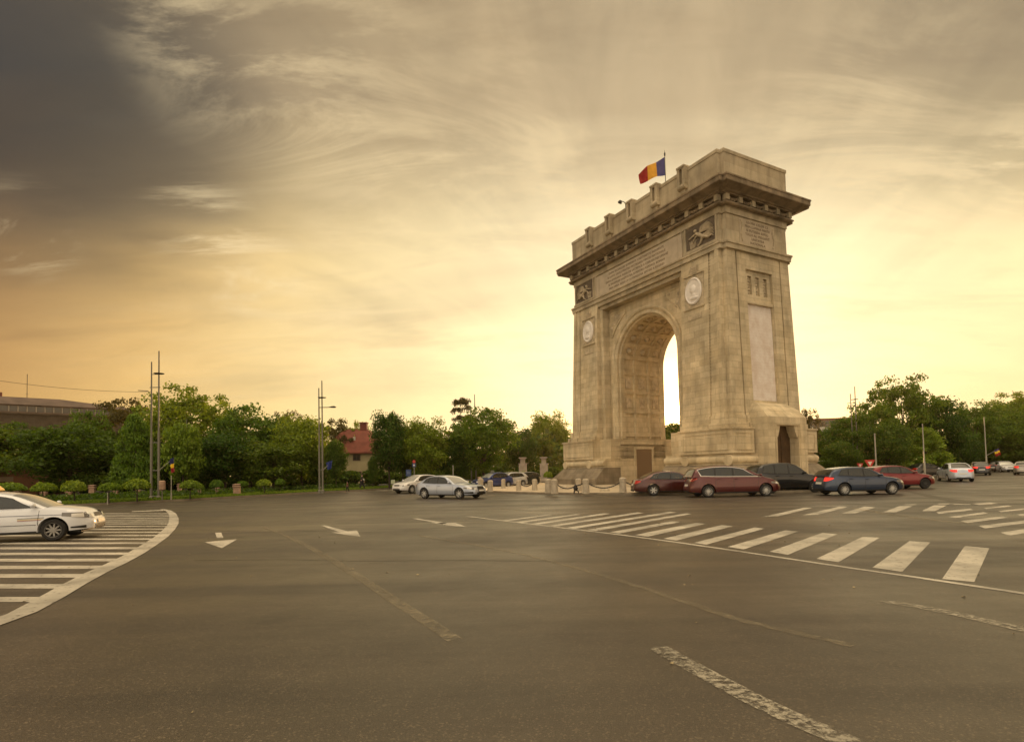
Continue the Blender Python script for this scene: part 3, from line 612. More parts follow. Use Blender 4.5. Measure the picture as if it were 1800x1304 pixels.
# archivolts front and back
path = [(1, 0, z) for z in (4.76, 8, ZC)] + [(math.cos(t), math.sin(t), None) for t in np.linspace(0, PI, 49)[1:-1]] + [(-1, 0, z) for z in (ZC, 8, 4.76)]
def apt(p, r):
    return (p[0] * r, p[2]) if p[2] is not None else (p[0] * r, ZC + p[1] * r)
for ys in (-1, 1):
    mb = MB(); rings = []
    for p in path:
        rr = []
        for r, d in ((4.2, 0), (4.2, .12), (4.30, .20), (4.42, .14), (4.62, .14), (4.68, .24), (4.86, .30), (4.95, .24), (4.95, 0)):
            x, z = apt(p, r - .003); rr.append((x, ys * (3.04 + d), z))
        rings.append(rr if ys < 0 else rr[::-1])
    mb.loft(rings); ap('archivolt', mb, ST, smooth=30)
# coffered lining of the vault
mb = MB()
for yc, w in ((-2.62, .62), (-.95, .42), (.95, .42), (2.62, .62)):
    rings = []
    for p in path:
        rings.append([(apt(p, r)[0], yc + dy, apt(p, r)[1]) for r, dy in ((4.21, -w / 2), (4.04, -w / 2 + .05), (4.04, w / 2 - .05), (4.21, w / 2))])
    mb.loft(rings)
for t in np.linspace(R(12), R(168), 9):
    dt = .045; 
    mb.loft([[(r * math.cos(tt), y, ZC + r * math.sin(tt)) for r, tt in ((4.22, t - dt), (4.06, t - dt), (4.06, t + dt), (4.22, t + dt))] for y in (-2.6, 2.6)])
for z in (5.0, 7.4, 9.4, 11.4):
    for sx in (-1, 1): mb.box(*sorted((sx * 4.06, sx * 4.22)), -2.6, 2.6, z, z + .3)
ap('coffered_lining', mb, ST, smooth=30)
mb = MB()
for t in np.linspace(R(12), R(168), 9)[:-1] + R(9.75):
    for yc in (-1.8, 0, 1.8):
        c = Vector((4.17 * math.cos(t), yc, ZC + 4.17 * math.sin(t))); mb.sphere(c, .34, 9, 0, None, (.9, 1, .9))
for z in (8.5, 10.5):
    for sx in (-1, 1):
        for yc in (-1.8, 0, 1.8): mb.box(*sorted((sx * 4.12, sx * 4.22)), yc - .35, yc + .35, z - .5, z + .5)
ap('coffer_carving', mb, ST_CARVE, smooth=60)
# dado on the passage walls
mb = MB()
for sx in (-1, 1): mb = MB(); mb.box(*sorted((sx * 4.1, sx * 4.2)), -3.02, 3.02, 4.2, 4.7); ap('passage_dado', mb, ST)
for sx in (-1, 1):
    mb = MB(); mb.box(*sorted((sx * 4.12, sx * 4.22)), -1.05, 1.05, .15, 3.7); ap('passage_door', mb, M_('passage_bronze', (.22, .15, .09), .55, metal=.3))
    mb = MB(); mb.box(*sorted((sx * 4.05, sx * 4.2)), -1.3, -1.06, .15, 3.95); mb.box(*sorted((sx * 4.05, sx * 4.2)), 1.06, 1.3, .15, 3.95); mb.box(*sorted((sx * 4.05, sx * 4.2)), -1.06, 1.06, 3.71, 3.95); ap('passage_door_frame', mb, ST)
# spandrel reliefs
for ys in (-1, 1):
    for sx in (-1, 1):
        tt = np.linspace(R(32), R(62), 9); rr = 5.75
        hyp = [(rr * math.cos(t), ZC + rr * math.sin(t)) for t in tt]; pts = [(5.15, hyp[0][1])] + [(min(5.15, x), z) for x, z in hyp] + [(hyp[-1][0], 17.85), (5.15, 17.85)]
        def ins(p, k): cx = 4.5; cz = 17.0; return (cx + (p[0] - cx) * k, cz + (p[1] - cz) * k)
        mb = MB(); a = [[(sx * x, ys * (3.04 + d), z) for x, z in [ins(p, k) for p in pts]] for k, d in ((1, 0), (1, .10), (.9, .10), (.88, .03))]; mb.loft(a); ap('spandrel_frame', mb, ST)
        mb = MB()
        for k in range(14):
            u = RNG.uniform(0, 1); v = RNG.uniform(0, 1) ** .6; x = 5.0 - 1.9 * v * u; z = 17.6 - 2.3 * v * (1 - u)
            mb.sphere((sx * x, ys * 3.08, z), RNG.uniform(.1, .2), 7, 0, None, (1, .5, 1.3))
        ap('spandrel_carving', mb, ST_CARVE, smooth=60)
# mass over the arch, string course, frieze, entablature, attic
def fsec(o, nn=.36):
    xo, yo = X0 + o, Y0 + o
    return [(-xo, -yo + nn), (-xo + nn, -yo + nn), (-xo + nn, -yo), (xo - nn, -yo), (xo - nn, -yo + nn), (xo, -yo + nn), (xo, yo - nn), (xo - nn, yo - nn), (xo - nn, yo), (-xo + nn, yo), (-xo + nn, yo - nn), (-xo, yo - nn)]
def fl(name, prof, mat, smooth=None):
    mb = MB(); mb.loft([[(x, y, z) for x, y in fsec(o)] for o, z in prof]); return ap(name, mb, mat, smooth=smooth)
fl('string_course', [(.12, 19.1), (.12, 19.45), (.22, 19.5), (.22, 19.64), (.10, 19.66)], ST_UP)
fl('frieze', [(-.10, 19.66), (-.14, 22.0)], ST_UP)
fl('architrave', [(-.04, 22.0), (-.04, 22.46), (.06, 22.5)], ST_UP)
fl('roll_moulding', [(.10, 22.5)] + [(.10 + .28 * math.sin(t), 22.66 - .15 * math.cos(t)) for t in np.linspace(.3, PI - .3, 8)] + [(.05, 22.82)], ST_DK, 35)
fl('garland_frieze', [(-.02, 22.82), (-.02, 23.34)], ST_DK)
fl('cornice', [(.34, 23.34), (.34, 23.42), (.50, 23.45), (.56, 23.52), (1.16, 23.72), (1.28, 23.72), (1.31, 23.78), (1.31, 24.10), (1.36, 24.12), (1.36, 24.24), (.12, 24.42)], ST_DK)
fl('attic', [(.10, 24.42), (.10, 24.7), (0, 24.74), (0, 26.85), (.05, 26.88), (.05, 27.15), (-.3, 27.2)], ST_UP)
mb = MB()
for sx in (-1, 1):
    for k in range(4): mb.box(*sorted((sx * (X0 - 1.5), sx * (X0 - .45))), Y0 + .002, Y0 + .12 + .1 * k, 24.3, 26.6 - .45 * k)
for k in range(4): mb.box(-X0 - .12 - .1 * k, -X0 - .002, -Y0 + .5, Y0 - .5, 24.3, 26.6 - .45 * k); mb.box(X0 - .9, X0 - .4, Y0 + .002, Y0 + .14 + .1 * k, 24.3, 26.6 - .45 * k) if False else None
ap('attic_steps', mb, ST_UP)
def along(n, half): return np.linspace(-half, half, n)
class _Each:
    def __init__(s, name, mat, smooth=None): s.a = (name, mat, smooth)
    def box(s, *k): m = MB(); m.box(*k); ap(s.a[0], m, s.a[1], smooth=s.a[2])
blocks = _Each('dentil', ST_UP)
for ys in (-1, 1):
    xs = along(14, X0 - .35)
    for x in xs: blocks.box(x - .20, x + .20, *sorted((ys * (Y0 - .05), ys * (Y0 + .30))), 22.86, 23.338)
    for a, b in zip(xs[:-1], xs[1:]):
        m = (a + b) / 2; garl = MB()
        for k in range(7): garl.sphere((m + (k - 3) * .16, ys * (Y0 + .08), 23.0 + .014 * (k - 3) ** 2 + .05 * (k % 2)), .13, 7)
        ap('garland_carving', garl, ST_DK, smooth=60)
    pass
for xs_ in (-1, 1):
    ysl = along(6, Y0 - .35)
    for y in ysl: blocks.box(*sorted((xs_ * (X0 - .05), xs_ * (X0 + .30))), y - .20, y + .20, 22.86, 23.338)
    for a, b in zip(ysl[:-1], ysl[1:]):
        m = (a + b) / 2; garl = MB()
        for k in range(7): garl.sphere((xs_ * (X0 + .08), m + (k - 3) * .16, 23.0 + .014 * (k - 3) ** 2 + .05 * (k % 2)), .13, 7)
        ap('garland_carving', garl, ST_DK, smooth=60)
# attic brackets
for ys in (-1, 1):
    for x in (-6.68, -3.33, 0, 3.33, 6.66):
        mb = MB(); ya, yb = ys * (Y0 - .4), ys * (Y0 + .42)
        mb.box(x - .42, x - .16, *sorted((ya, yb)), 25.75, 27.2); mb.box(x + .16, x + .42, *sorted((ya, yb)), 25.75, 27.2); mb.box(x - .159, x + .159, *sorted((ya, ys * (Y0 + .15))), 25.75, 27.1); mb.box(x - .159, x + .159, *sorted((ya, yb)), 27.1, 27.2)
        mb.box(x - .44, x + .44, *sorted((ys * (Y0 - 1.6), ys * (Y0 + .48))), 27.202, 27.36)
        mb.lathe([(.01, -.42), (.26, -.42), (.26, .42), (.01, .42)], 14, 0, Matrix.Translation((x, ys * (Y0 + .20), 25.62)) @ Matrix.Rotation(PI / 2, 4, 'Y'))
        mb.box(x - .25, x + .25, *sorted((ys * Y0, ys * (Y0 + .2))), 25.05, 25.4)
        ap('attic_bracket', mb, ST_UP)
# winged figure reliefs
def victory(mb, cx, cz, fl_, y, ys):
    def p(x, z, d=.1): return (cx + fl_ * x, y + ys * d, cz + z)
    mb.tube([p(-.30, .22), p(-.05, .05), p(.25, -.15), p(.55, -.35)], [.14, .17, .16, .12], 8)
    mb.sphere(p(-.42, .48, .12), .15, 9)
    mb.tube([p(-.3, .28), p(-.75, .12), p(-1.15, .02)], [.08, .07, .05], 6); mb.tube([p(-.1, .1), p(-.5, -.1), p(-.8, -.45)], [.08, .07, .05], 6)
    mb.tube([p(.5, -.3), p(.9, -.5), p(1.3, -.42)], [.14, .10, .06], 6); mb.tube([p(.3, -.3), p(.1, -.7), p(-.2, -.85)], [.13, .09, .06], 6)
    for k in range(9): a = R(70 - k * 9); mb.tube([p(0, .2), p(.5 * math.cos(a), .2 + .45 * math.sin(a), .13), p(1.4 * math.cos(a * .8), .1 + .85 * math.sin(a * .9), .05)], [.04, .06, .03], 5)
    for k in range(6): mb.tube([p(.4, -.1 + k * .02), p(.9, .05 - k * .09), p(1.45, .12 - k * .13, .04)], [.04, .05, .03], 5)
    for k in range(5): mb.tube([p(-1.1 + k * .17, -.2, .03), p(-1.0 + k * .1, -.85, .05)], .04, 5)
for ys in (-1, 1):
    for sx in (-1, 1):
        F = ys * (Y0 - .12); x0, x1 = 6.6, 9.75
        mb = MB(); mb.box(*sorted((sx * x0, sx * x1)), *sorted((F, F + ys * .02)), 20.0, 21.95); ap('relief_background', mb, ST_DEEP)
        mb = MB()
        for a, b, c, d in ((x0 - .12, x0, 19.9, 22.0), (x1, x1 + .12, 19.9, 22.0), (x0, x1, 19.9, 20.0)): mb.box(*sorted((sx * a, sx * b)), *sorted((F, F + ys * .14)), c, d)
        mb.box(*sorted((sx * (x0 - .15), sx * (x1 + .15))), *sorted((F, F + ys * .26)), 19.72, 19.898)
        ap('relief_frame', mb, ST_UP)
        mb = MB(); victory(mb, sx * 8.1, 20.95, sx, F, ys); ap('winged_figure_relief', mb, ST_CARVE, smooth=60)
# inscriptions
def text_mesh(body, size, width=None, align='CENTER', spacing=1.0):
    cu = bpy.data.curves.new('inscription_curve', 'FONT'); cu.body = body; cu.size = size; cu.align_x = align; cu.align_y = 'CENTER'; cu.extrude = .012; cu.space_line = spacing; cu.space_character = 1.1
    o = bpy.data.objects.new('inscription_curve', cu); COL.objects.link(o)
    dg = bpy.context.evaluated_depsgraph_get(); me = bpy.data.meshes.new_from_object(o.evaluated_get(dg)); bpy.data.objects.remove(o); bpy.data.curves.remove(cu); return me
def put_text(body, size, loc, rot, parent, name='carved_inscription', mat=TEXTM, spacing=1.0, sx=1.0):
    me = text_mesh(body, size, spacing=spacing); me.materials.clear(); me.materials.append(mat); me.name = name
    o = bpy.data.objects.new(name, me); COL.objects.link(o); o.parent = parent; o.location = loc; o.rotation_euler = rot; o.scale = (sx, 1, 1); return o
TXT_F = 'DUPA SECOLE DE SUFERINTE CRESTINESTE INDURATE\nSI LUPTE GRELE PENTRU PASTRAREA FIINTEI NATIONALE\nDUPA APARAREA PLINA DE SACRIFICII A CIVILIZATIEI UMANE\nSE INDEPLINI DREPTATEA SI PENTRU POPORUL ROMAN\nPRIN SABIA REGELUI CU IMPREUNA SIMTIRE A REGINEI'
TXT_E = 'GLORIE CELOR CE\nPRIN LUMINA MINTII\nSI PUTEREA SUFLE-\nTULUI AU PREGATIT\nUNITATEA\nNATIONALA'
for ys in (-1, 1):
    F = ys * (Y0 - .13)
    mb = MB(); mb.box(-6.05, 6.05, *sorted((F, F + ys * .06)), 19.72, 21.85)
    for sx in (-1, 1): mb.box(*sorted((sx * 5.55, sx * 5.62)), *sorted((F + ys * .06, F + ys * .09)), 19.8, 21.78); mb.box(*sorted((sx * 6.05, sx * 6.12)), *sorted((F, F + ys * .12)), 19.7, 22.0)
    ap('inscription_tablet', mb, M_('inscription_stone', (.50, .42, .31), .8, var=.15, vscale=1.2, bump=.2))
    put_text(TXT_F, .30, (0, F + ys * .065, 20.78), (PI / 2, 0, 0 if ys < 0 else PI), A, spacing=1.28, sx=.98)
for sx in (-1, 1):
    F = sx * (X0 - .13)
    mb = MB(); mb.box(*sorted((F, F + sx * .06)), -2.15, 2.15, 19.76, 21.85)
    ap('inscription_tablet', mb, M_('inscription_stone_end', (.46, .38, .27), .8, var=.15, vscale=1.2, bump=.2))
    mb = MB()
    for ys in (-1, 1):
        mb.tube([(F + sx * .08, ys * 2.0, 21.7), (F + sx * .08, ys * 1.85, 21.2), (F + sx * .08, ys * 2.02, 20.6), (F + sx * .08, ys * 1.88, 19.95)], [.07, .10, .07, .06], 6)
    ap('carved_scroll', mb, ST_CARVE, smooth=60)
    put_text(TXT_E, .30, (F + sx * .065, 0, 20.8), (PI / 2, 0, sx * PI / 2), A, spacing=1.1, sx=1.0)
# flag pole and flag on the roof of the arch
def along_arch(x, y, z): return AC + Vector((math.cos(AYAW) * x - math.sin(AYAW) * y, math.sin(AYAW) * x + math.cos(AYAW) * y, z / S * 1.0)) * 1.0
def arch_pt(x, y, z):
    v = Matrix.Rotation(AYAW, 3, 'Z') @ Vector((x * S, y * S, z * S)); return AC + v
BLUE = M_('flag_blue', (.05, .045, .16), .8, var=.2, vscale=3); YEL = M_('flag_yellow', (.62, .30, .02), .8, var=.15, vscale=3); RED = M_('flag_red', (.30, .012, .008), .8, var=.2, vscale=3); EUB = M_('european_flag_blue', (.015, .03, .16), .8)
FP = P(1170, 320, 50.0); 
t = thing('roof_flagpole', 'thin flagpole with ball tip standing on the roof of the stone arch', 'flagpole', (FP.x, FP.y, 27.1 * S))
TOPF = P(1169.3, 264, 50.0); ftop = TOPF.z - 27.1 * S
mb = MB(); mb.tube([(0, 0, -.4), (0, 0, ftop - .6)], [.05, .03], 8); mb.build('pole', POLE, t)
mb = MB(); mb.lathe([(.01, ftop - .65), (.07, ftop - .5), (.07, ftop - .3), (.02, ftop - .2), (.01, ftop)], 8); mb.build('finial', DARKM, t)
flag = thing('national_flag', 'large tricolour flag, red, yellow and blue, flying from the pole on top of the arch', 'flag', (FP.x, FP.y, P(1169, 276, 50).z))
def flag_piece(name, mat, u0, u1, top, bot, parent, Yb=0, amp=.18, n=8):
    rows = []
    for i in range(n + 1):
        u = u0 + (u1 - u0) * i / n; row = []
        for j in range(9):
            v = j / 8; x = np.interp(u, top[0], top[1]) * (1 - v) + np.interp(u, bot[0], bot[1]) * v; z = np.interp(u, top[0], top[2]) * (1 - v) + np.interp(u, bot[0], bot[2]) * v
            row.append((x, Yb + amp * u * 1.5 * math.sin(u * 7 + v * 1.5), z))
        rows.append(row)
    m = MB(); m.grid(rows); return m.build(name, mat, parent, smooth=80)
k_ = 50 / FPX
tu = ([0, .36, .7, 1.0], [0, -15.5 * k_, -33.5 * k_, -47.5 * k_], [0, -9 * k_, -18 * k_, -30 * k_]); bu = ([0, .36, .7, 1.0], [1.0 * k_, -15 * k_, -32 * k_, -44.5 * k_], [-33.5 * k_, -36 * k_, -43.5 * k_, -46.5 * k_])
flag_piece('blue_band', BLUE, 0, .36, tu, bu, flag); flag_piece('yellow_band', YEL, .36, .69, tu, bu, flag); flag_piece('red_band', RED, .69, 1, tu, bu, flag)
q = arch_pt(-1.2, -Y0 + .2, 27.2)
t = thing('rooftop_floodlight', 'small round floodlight on a bent arm on the parapet of the arch', 'floodlight', q)
mb = MB(); mb.tube([(0, 0, 0), (0, 0, .45), (-.15, -.1, .6), (-.45, -.25, .62)], .035, 6); mb.build('arm', DARKM, t)
mb = MB(); mb.lathe([(.02, .12), (.14, .1), (.20, -.1), (.02, -.14)], 12, 0, Matrix.Translation((-.55, -.3, .52)) @ Matrix.Rotation(R(25), 4, 'Y')); mb.build('lamp_head', DARKM, t)

# ================================================================== CARS
def interp(pts, x):
    xs = [p[0] for p in pts]; ys = [p[1] for p in pts]
    if x <= xs[0]: return ys[0]
    if x >= xs[-1]: return ys[-1]
    for i in range(len(xs) - 1):
        if xs[i] <= x <= xs[i + 1]:
            h = xs[i + 1] - xs[i]; t = (x - xs[i]) / h
            d = lambda k: 0 if k <= 0 or k >= len(xs) - 1 else (0 if (ys[k + 1] - ys[k]) * (ys[k] - ys[k - 1]) <= 0 else 2 * (ys[k + 1] - ys[k]) * (ys[k] - ys[k - 1]) / ((ys[k + 1] - ys[k]) * (xs[k] - xs[k - 1]) + (ys[k] - ys[k - 1]) * (xs[k + 1] - xs[k]) + 1e-9))
            def slope(k):
                if k == 0: return (ys[1] - ys[0]) / (xs[1] - xs[0])
                if k == len(xs) - 1: return (ys[-1] - ys[-2]) / (xs[-1] - xs[-2])
                return d(k)
            m0, m1 = slope(i) * h, slope(i + 1) * h
            return (2 * t**3 - 3 * t**2 + 1) * ys[i] + (t**3 - 2 * t**2 + t) * m0 + (-2 * t**3 + 3 * t**2) * ys[i + 1] + (t**3 - t**2) * m1
def wheel_meshes(r, w, spokes, kind='alloy', wide=.055):
    my = MB(); my.lathe([(r * .60, -w / 2 + .01), (r * .90, -w / 2), (r * .97, -w / 2 + .02), (r, -w / 2 + .05), (r, w / 2 - .05), (r * .97, w / 2 - .02), (r * .90, w / 2), (r * .60, w / 2 - .01)], 32, cap=False)
    mr = MB(); mr.lathe([(r * .60, w / 2 - .06), (r * .645, w / 2 - .005), (r * .665, w / 2 - .002), (r * .61, w / 2 - .02), (r * .60, w / 2 - .05)], 32, cap=False)
    for k in range(spokes):
        M0 = Matrix.Rotation(2 * PI * k / spokes, 4, 'Z'); hw = wide
        mr.loft([[(.05, -hw * .8, w / 2 - .05), (.05, hw * .8, w / 2 - .05), (.05, hw * .8, w / 2 - .02), (.05, -hw * .8, w / 2 - .02)],
                 [(r * .62, -hw * .6, w / 2 - .05), (r * .62, hw * .6, w / 2 - .05), (r * .62, hw * .5, w / 2 - .012), (r * .62, -hw * .5, w / 2 - .012)]], 0, M0)
    mr.lathe([(.001, w / 2 - .05), (.075, w / 2 - .05), (.07, w / 2 - .012), (.001, w / 2 - .008)], 16)
    mh = MB(); mh.lathe([(.001, -w / 2 + .02), (r * .61, -w / 2 + .02), (r * .61, w / 2 - .10), (.001, w / 2 - .085)], 20)
    return my, mr, mh
def make_car(name, label, cat, loc, hdg, L=4.3, Wd=1.78, H=1.48, wb=2.6, fo=.85, wr=.32, top=None, roof=None, paint=(.3, .3, .3), metal=.3, rough=.3, spokes=10, wide=.03, rim=None,
             wins=None, belt=.93, sill=.24, glass_c=None, chrome=False, group=None, lit_tail=False, detail=True, hl='tall', extras=None, seams=(), zscale=1.0, front_plate=True, dirty=0):
    """x forward. fo: front overhang. top: upper edge of the lower body, roof: greenhouse outline (both as (x from the nose, z))."""
    C = thing(name, label, cat, loc, hdg, group, scale=(1, 1, zscale) if zscale != 1 else None)
    X = lambda u: L / 2 - u                                  # distance behind the nose -> local x
    xf, xr = X(fo), X(fo + wb); hw = Wd / 2
    tp = sorted([(X(u), z) for u, z in top]); rp = sorted([(X(u), z) for u, z in roof])
    paintm = carpaint(name + '_paint', paint, metal, rough)
    AR = wr + .055
    def ztop(x): return interp(tp, x)
    def zroof(x): return interp(rp, x)
    def wx(x):
        d = L / 2 - abs(x); c = .85
        if d >= c: return hw
        t = 1 - d / c; return hw * (1 - .34 * t ** 3.0)
    def nose(x, z):                                           # bulge of bumpers: pulls upper and lower parts back
        d = L / 2 - abs(x); s = max(0, 1 - d / .5); k = (.20 if x > 0 else .12) * s ** 2
        e = (z - .48); return x - math.copysign(k * (max(0, e) ** 1.3 / .3 + max(0, -e - .12) * .9), x)
    def zs(x):
        d = L / 2 - abs(x); return sill + (.0 if d > .5 else .04 * (1 - d / .5))
    def ring(x):
        w = wx(x); zt = ztop(x); b = zs(x); a = 0
        for xw in (xf, xr):
            if abs(x - xw) < AR: a = max(a, wr + math.sqrt(max(0, AR * AR - (x - xw) ** 2)))
        r = [(0, b + .02), (w * .78, b + .02), (w * .955, b + .01), (w * .985, b + .12), (w * 1.0, .46), (w * 1.0, .60), (w * .985, .72), (w * .962, zt - .10), (w * .93, zt - .035), (w * .86, zt - .003), (w * .5, zt + .022), (0, zt + .03)]
        out = []; prev = -1
        for i, (y, z) in enumerate(r):
            if a > 0 and i < 8: z = max(z, min(a, zt - .14) + .004 * i) if i > 1 else max(z, min(a, zt - .14))
            if i >= 4 and i < 8: z = min(z, zt - .05 - .02 * (8 - i)) if a == 0 else z
            z = max(z, prev + .001) if i > 1 else z; prev = z
            out.append((y, z))
        return out
    xs = list(np.linspace(-L / 2, L / 2, 70)) + [xw + sg * AR * c for xw in (xf, xr) for sg in (-1, 1) for c in (1.002, .995, .96, .9, .8)] + [-L / 2 + .03, L / 2 - .03, -L / 2 + .01, L / 2 - .01]
    xs = sorted(set(round(x, 4) for x in xs)); rings = []
    for x in xs:
        h = ring(x); rings.append([(nose(x, z), -y, z) for y, z in h] + [(nose(x, z), y, z) for y, z in reversed(h[1:-1])])
    nn = len(rings[0])
    mb = MB()
    # end caps as grids of the same rings pulled inwards
    def cap_rings(x, sg):
        h = ring(x); o = []
        for k, (kx, ky) in enumerate(((.035, .92), (.05, .7), (.055, .35), (.055, .02))):
            o.append([(nose(x, z) + sg * kx, -y * ky, z) for y, z in h] + [(nose(x, z) + sg * kx, y * ky, z) for y, z in reversed(h[1:-1])])
        return o
    allr = list(reversed(cap_rings(-L / 2, -1))) + rings + cap_rings(L / 2, 1)
    mb.loft(allr)
    # underside in black
    body = mb.build('body', [paintm, BLACKP], C, smooth=38)
    for p in body.data.polygons:
        if abs(p.normal.z) > .75 and p.center.z < .5 and abs(p.center.x) < L / 2 - .12: p.material_index = 1
    mb = MB(); mb.box(-L / 2 + .25, L / 2 - .25, -hw * .62, hw * .62, .2, .55); mb.build('underbody', BLACKP, C)
    # greenhouse
    belt_z = belt; yb_ = .90; ytop = .70
    def ycab(x, z): return wx(min(max(x, -L / 2 + .8), L / 2 - .85)) * (yb_ - (yb_ - ytop) * min(1.05, max(0, (z - belt_z) / (H - belt_z))) ** 1.15)
    x0, x1 = rp[0][0], rp[-1][0]; gx = sorted(set([round(v, 4) for v in np.linspace(x0, x1, 46)])); rings = []
    for x in gx:
        zr = max(zroof(x), ztop(x) - .0); zb = min(ztop(x) - .06, zr - .05); ze = max(zb + .02, zr - .055)
        h = [(ycab(x, zb), zb), (ycab(x, (zb + ze) / 2) + .006, (zb + ze) / 2), (ycab(x, ze), ze), (ycab(x, zr) * .955, zr - .018), (ycab(x, zr) * .8, zr + .0), (ycab(x, zr) * .4, zr + .016), (0, zr + .02)]
        rings.append([(x, -y, z) for y, z in h] + [(x, y, z) for y, z in reversed(h[:-1])])
    mb = MB(); mb.grid(rings); mb.build('roof', paintm, C, smooth=38)
    # side glass
    glass = GLASS
    def side_patch(nm, xa0, xa1, xb0, xb1, off, mat, sgn, z0=.03, z1=.085, n=10, lab=None):
        rows = []
        for i in range(n + 1):
            row = []
            for j in range(7):
                t = j / 6; xa = xa0 + (xa1 - xa0) * t; xb = xb0 + (xb1 - xb0) * t; x = xa + (xb - xa) * i / n
                lo = ztop(x) + z0; hi = max(lo + .002, min(zroof(x) - z1, 9)); z = lo + (hi - lo) * t
                row.append((x, sgn * (ycab(x, z) + off), z))
            rows.append(row if sgn > 0 else row[::-1])
        m = MB(); m.grid(rows); return m.build(nm, mat, C, smooth=60)
    wins = wins or []
    allx = [w for w in wins]
    for sgn in (-1, 1):
        if allx:
            a = max(w[0] for w in allx); a1 = max(w[1] for w in allx); b = min(w[2] for w in allx); b1 = min(w[3] for w in allx)
            if chrome: side_patch('window_trim', X(b) - .05, X(b1) - .02, X(min(w[0] for w in allx)) , X(min(w[1] for w in allx)), .006, CHROME, sgn)
        first = min(allx, key=lambda w: w[0]); last = max(allx, key=lambda w: w[2])
        side_patch('window_surround', X(last[2]) - .03, X(last[3]) - .03, X(first[0]) + .035, X(first[1]) + .03, .010, BLACKP, sgn, .012, .07, 24)
        if chrome: side_patch('chrome_window_line', X(last[2]) - .07, X(last[3]) - .06, X(first[0]) + .08, X(first[1]) + .06, .007, CHROME, sgn, -.012, .045, 24)
        for w in wins: side_patch('side_window', X(w[2]), X(w[3]), X(w[0]), X(w[1]), .015, glass, sgn)
    # windscreen and rear window lie on the slopes of the roof
    def slope_patch(nm, xa, xb, wfr=.90, gm=None):
        rows = []
        for i in range(11):
            x = xa + (xb - xa) * i / 10; zr = zroof(x); yy = ycab(x, zr) * wfr; row = []
            for j in range(9):
                s_ = -1 + j / 4; row.append((x + .008 * (1 if xb > 0 else -1), yy * s_, zr + .032 - .040 * abs(s_) ** 2.6))
            rows.append(row[::-1])
        m = MB(); m.grid(rows); m.build(nm, gm or glass, C, smooth=60)
    ws = [p for p in roof]; 
    slope_patch('windscreen', X(ws[1][0]) , X(ws[0][0] + .07), gm=WSCREEN); slope_patch('rear_window', X(ws[-1][0] - .05), X(ws[-2][0]), .84)
    # wheels
    my, mr, mh = wheel_meshes(wr, .21, spokes, wide=wide); first = None
    for xw in (xf, xr):
        for sgn in (-1, 1):
            M = Matrix.Translation((xw, sgn * (hw - .115), wr)) @ Matrix.Rotation(-sgn * PI / 2, 4, 'X')
            if first is None:
                hub = mh.build('wheel', DARKM, C, smooth=40); ty = my.build('tyre', TYRE, hub, smooth=40); ri = mr.build('rim', rim or ALLOY, hub, smooth=35); first = (hub, ty, ri)
            else:
                hub = first[0].copy(); COL.objects.link(hub); hub.parent = C
                for q_ in first[1:]: c_ = q_.copy(); COL.objects.link(c_); c_.parent = hub
            hub.matrix_local = M
    if not detail: 
        pass
    # surface helper for lamps, trims
    def byz(x, z):
        h = ring(x)
        for (y0, z0), (y1, z1) in zip(h[1:], h[2:]):
            if z0 <= z <= z1: return y0 + (y1 - y0) * (z - z0) / max(1e-6, z1 - z0)
        return h[2][0]
    def body_patch(nm, ua, ub, za, zb, mat, sgn, off=.008, n=8, zc=None, m=4, parent=None):
        rows = []
        for i in range(n + 1):
            x = X(ua + (ub - ua) * i / n); row = []; f = i / n
            lo = za[0] + (za[1] - za[0]) * f; hi = zb[0] + (zb[1] - zb[0]) * f
            for j in range(m + 1):
                z = lo + (hi - lo) * j / m; y = byz(x, z) + off; row.append((nose(x, z) + (math.copysign(off, x) if L / 2 - abs(x) < .4 else 0), sgn * y, z))
            rows.append(row if sgn < 0 else row[::-1])
        q_ = MB(); q_.grid(rows); return q_.build(nm, mat, parent or C, smooth=60)
    def end_patch(nm, sgn, y0, y1, z0, z1, mat, off=.012, parent=None, n=8, curve=.0):
        rows = []; xe = sgn * L / 2
        for i in range(n + 1):
            y = y0 + (y1 - y0) * i / n; w = wx(xe); ky = min(1, abs(y) / w); kx = .055 - .02 * ky ** 4 * 1.0 if ky < .92 else .035 * (1 - (ky - .92) / .08)
            row = []
            for j in range(4):
                z = z0 + (z1 - z0) * j / 3; row.append((nose(xe, z) + sgn * (kx + off), y, z))
            rows.append(row if sgn > 0 else row[::-1])
        q_ = MB(); q_.grid(rows); return q_.build(nm, mat, parent or C, smooth=60)
    zh = ztop(X(.25)); wE = wx(L / 2)
    for sgn in (-1, 1):
        lo = zh - .20
        h = body_patch('headlight', .02, .62, (lo - .02, zh - .13), (zh - .055, zh - .035), LENSD, sgn, .010)
        body_patch('lens', .12, .40, (lo + .01, lo + .03), (zh - .075, zh - .075), LENS, sgn, .016, parent=h)
        end_patch('lens', 1, *sorted((sgn * wE * .98, sgn * wE * .62)), lo - .01, zh - .10, LENS, .014, h)
        zt_ = ztop(X(L - .25))
        tl = body_patch('tail_light', L - .30, L - .01, (zt_ - .16, zt_ - .28), (zt_ - .10, zt_ - .07), REDLIT if lit_tail else REDL, sgn, .010)
        end_patch('red_lens', -1, *sorted((sgn * wE * .99, sgn * wE * (.62 if hl != 'wide' else .45))), zt_ - .28, zt_ - .07, REDLIT if lit_tail else REDL, .010, tl)
        # door mirror, handles
        mx = X(ws[0][0] + .35); mz = ztop(mx) + .08; yb0 = hw * .90
        m_ = MB(); m_.sphere((mx, sgn * (yb0 + .10), mz), .1, 10, 0, None, (.65, 1.05, .68)); m_.tube([(mx, sgn * (yb0 - .03), mz - .05), (mx, sgn * (yb0 + .06), mz - .03)], .025, 6); m_.build('door_mirror', paintm, C, smooth=60)
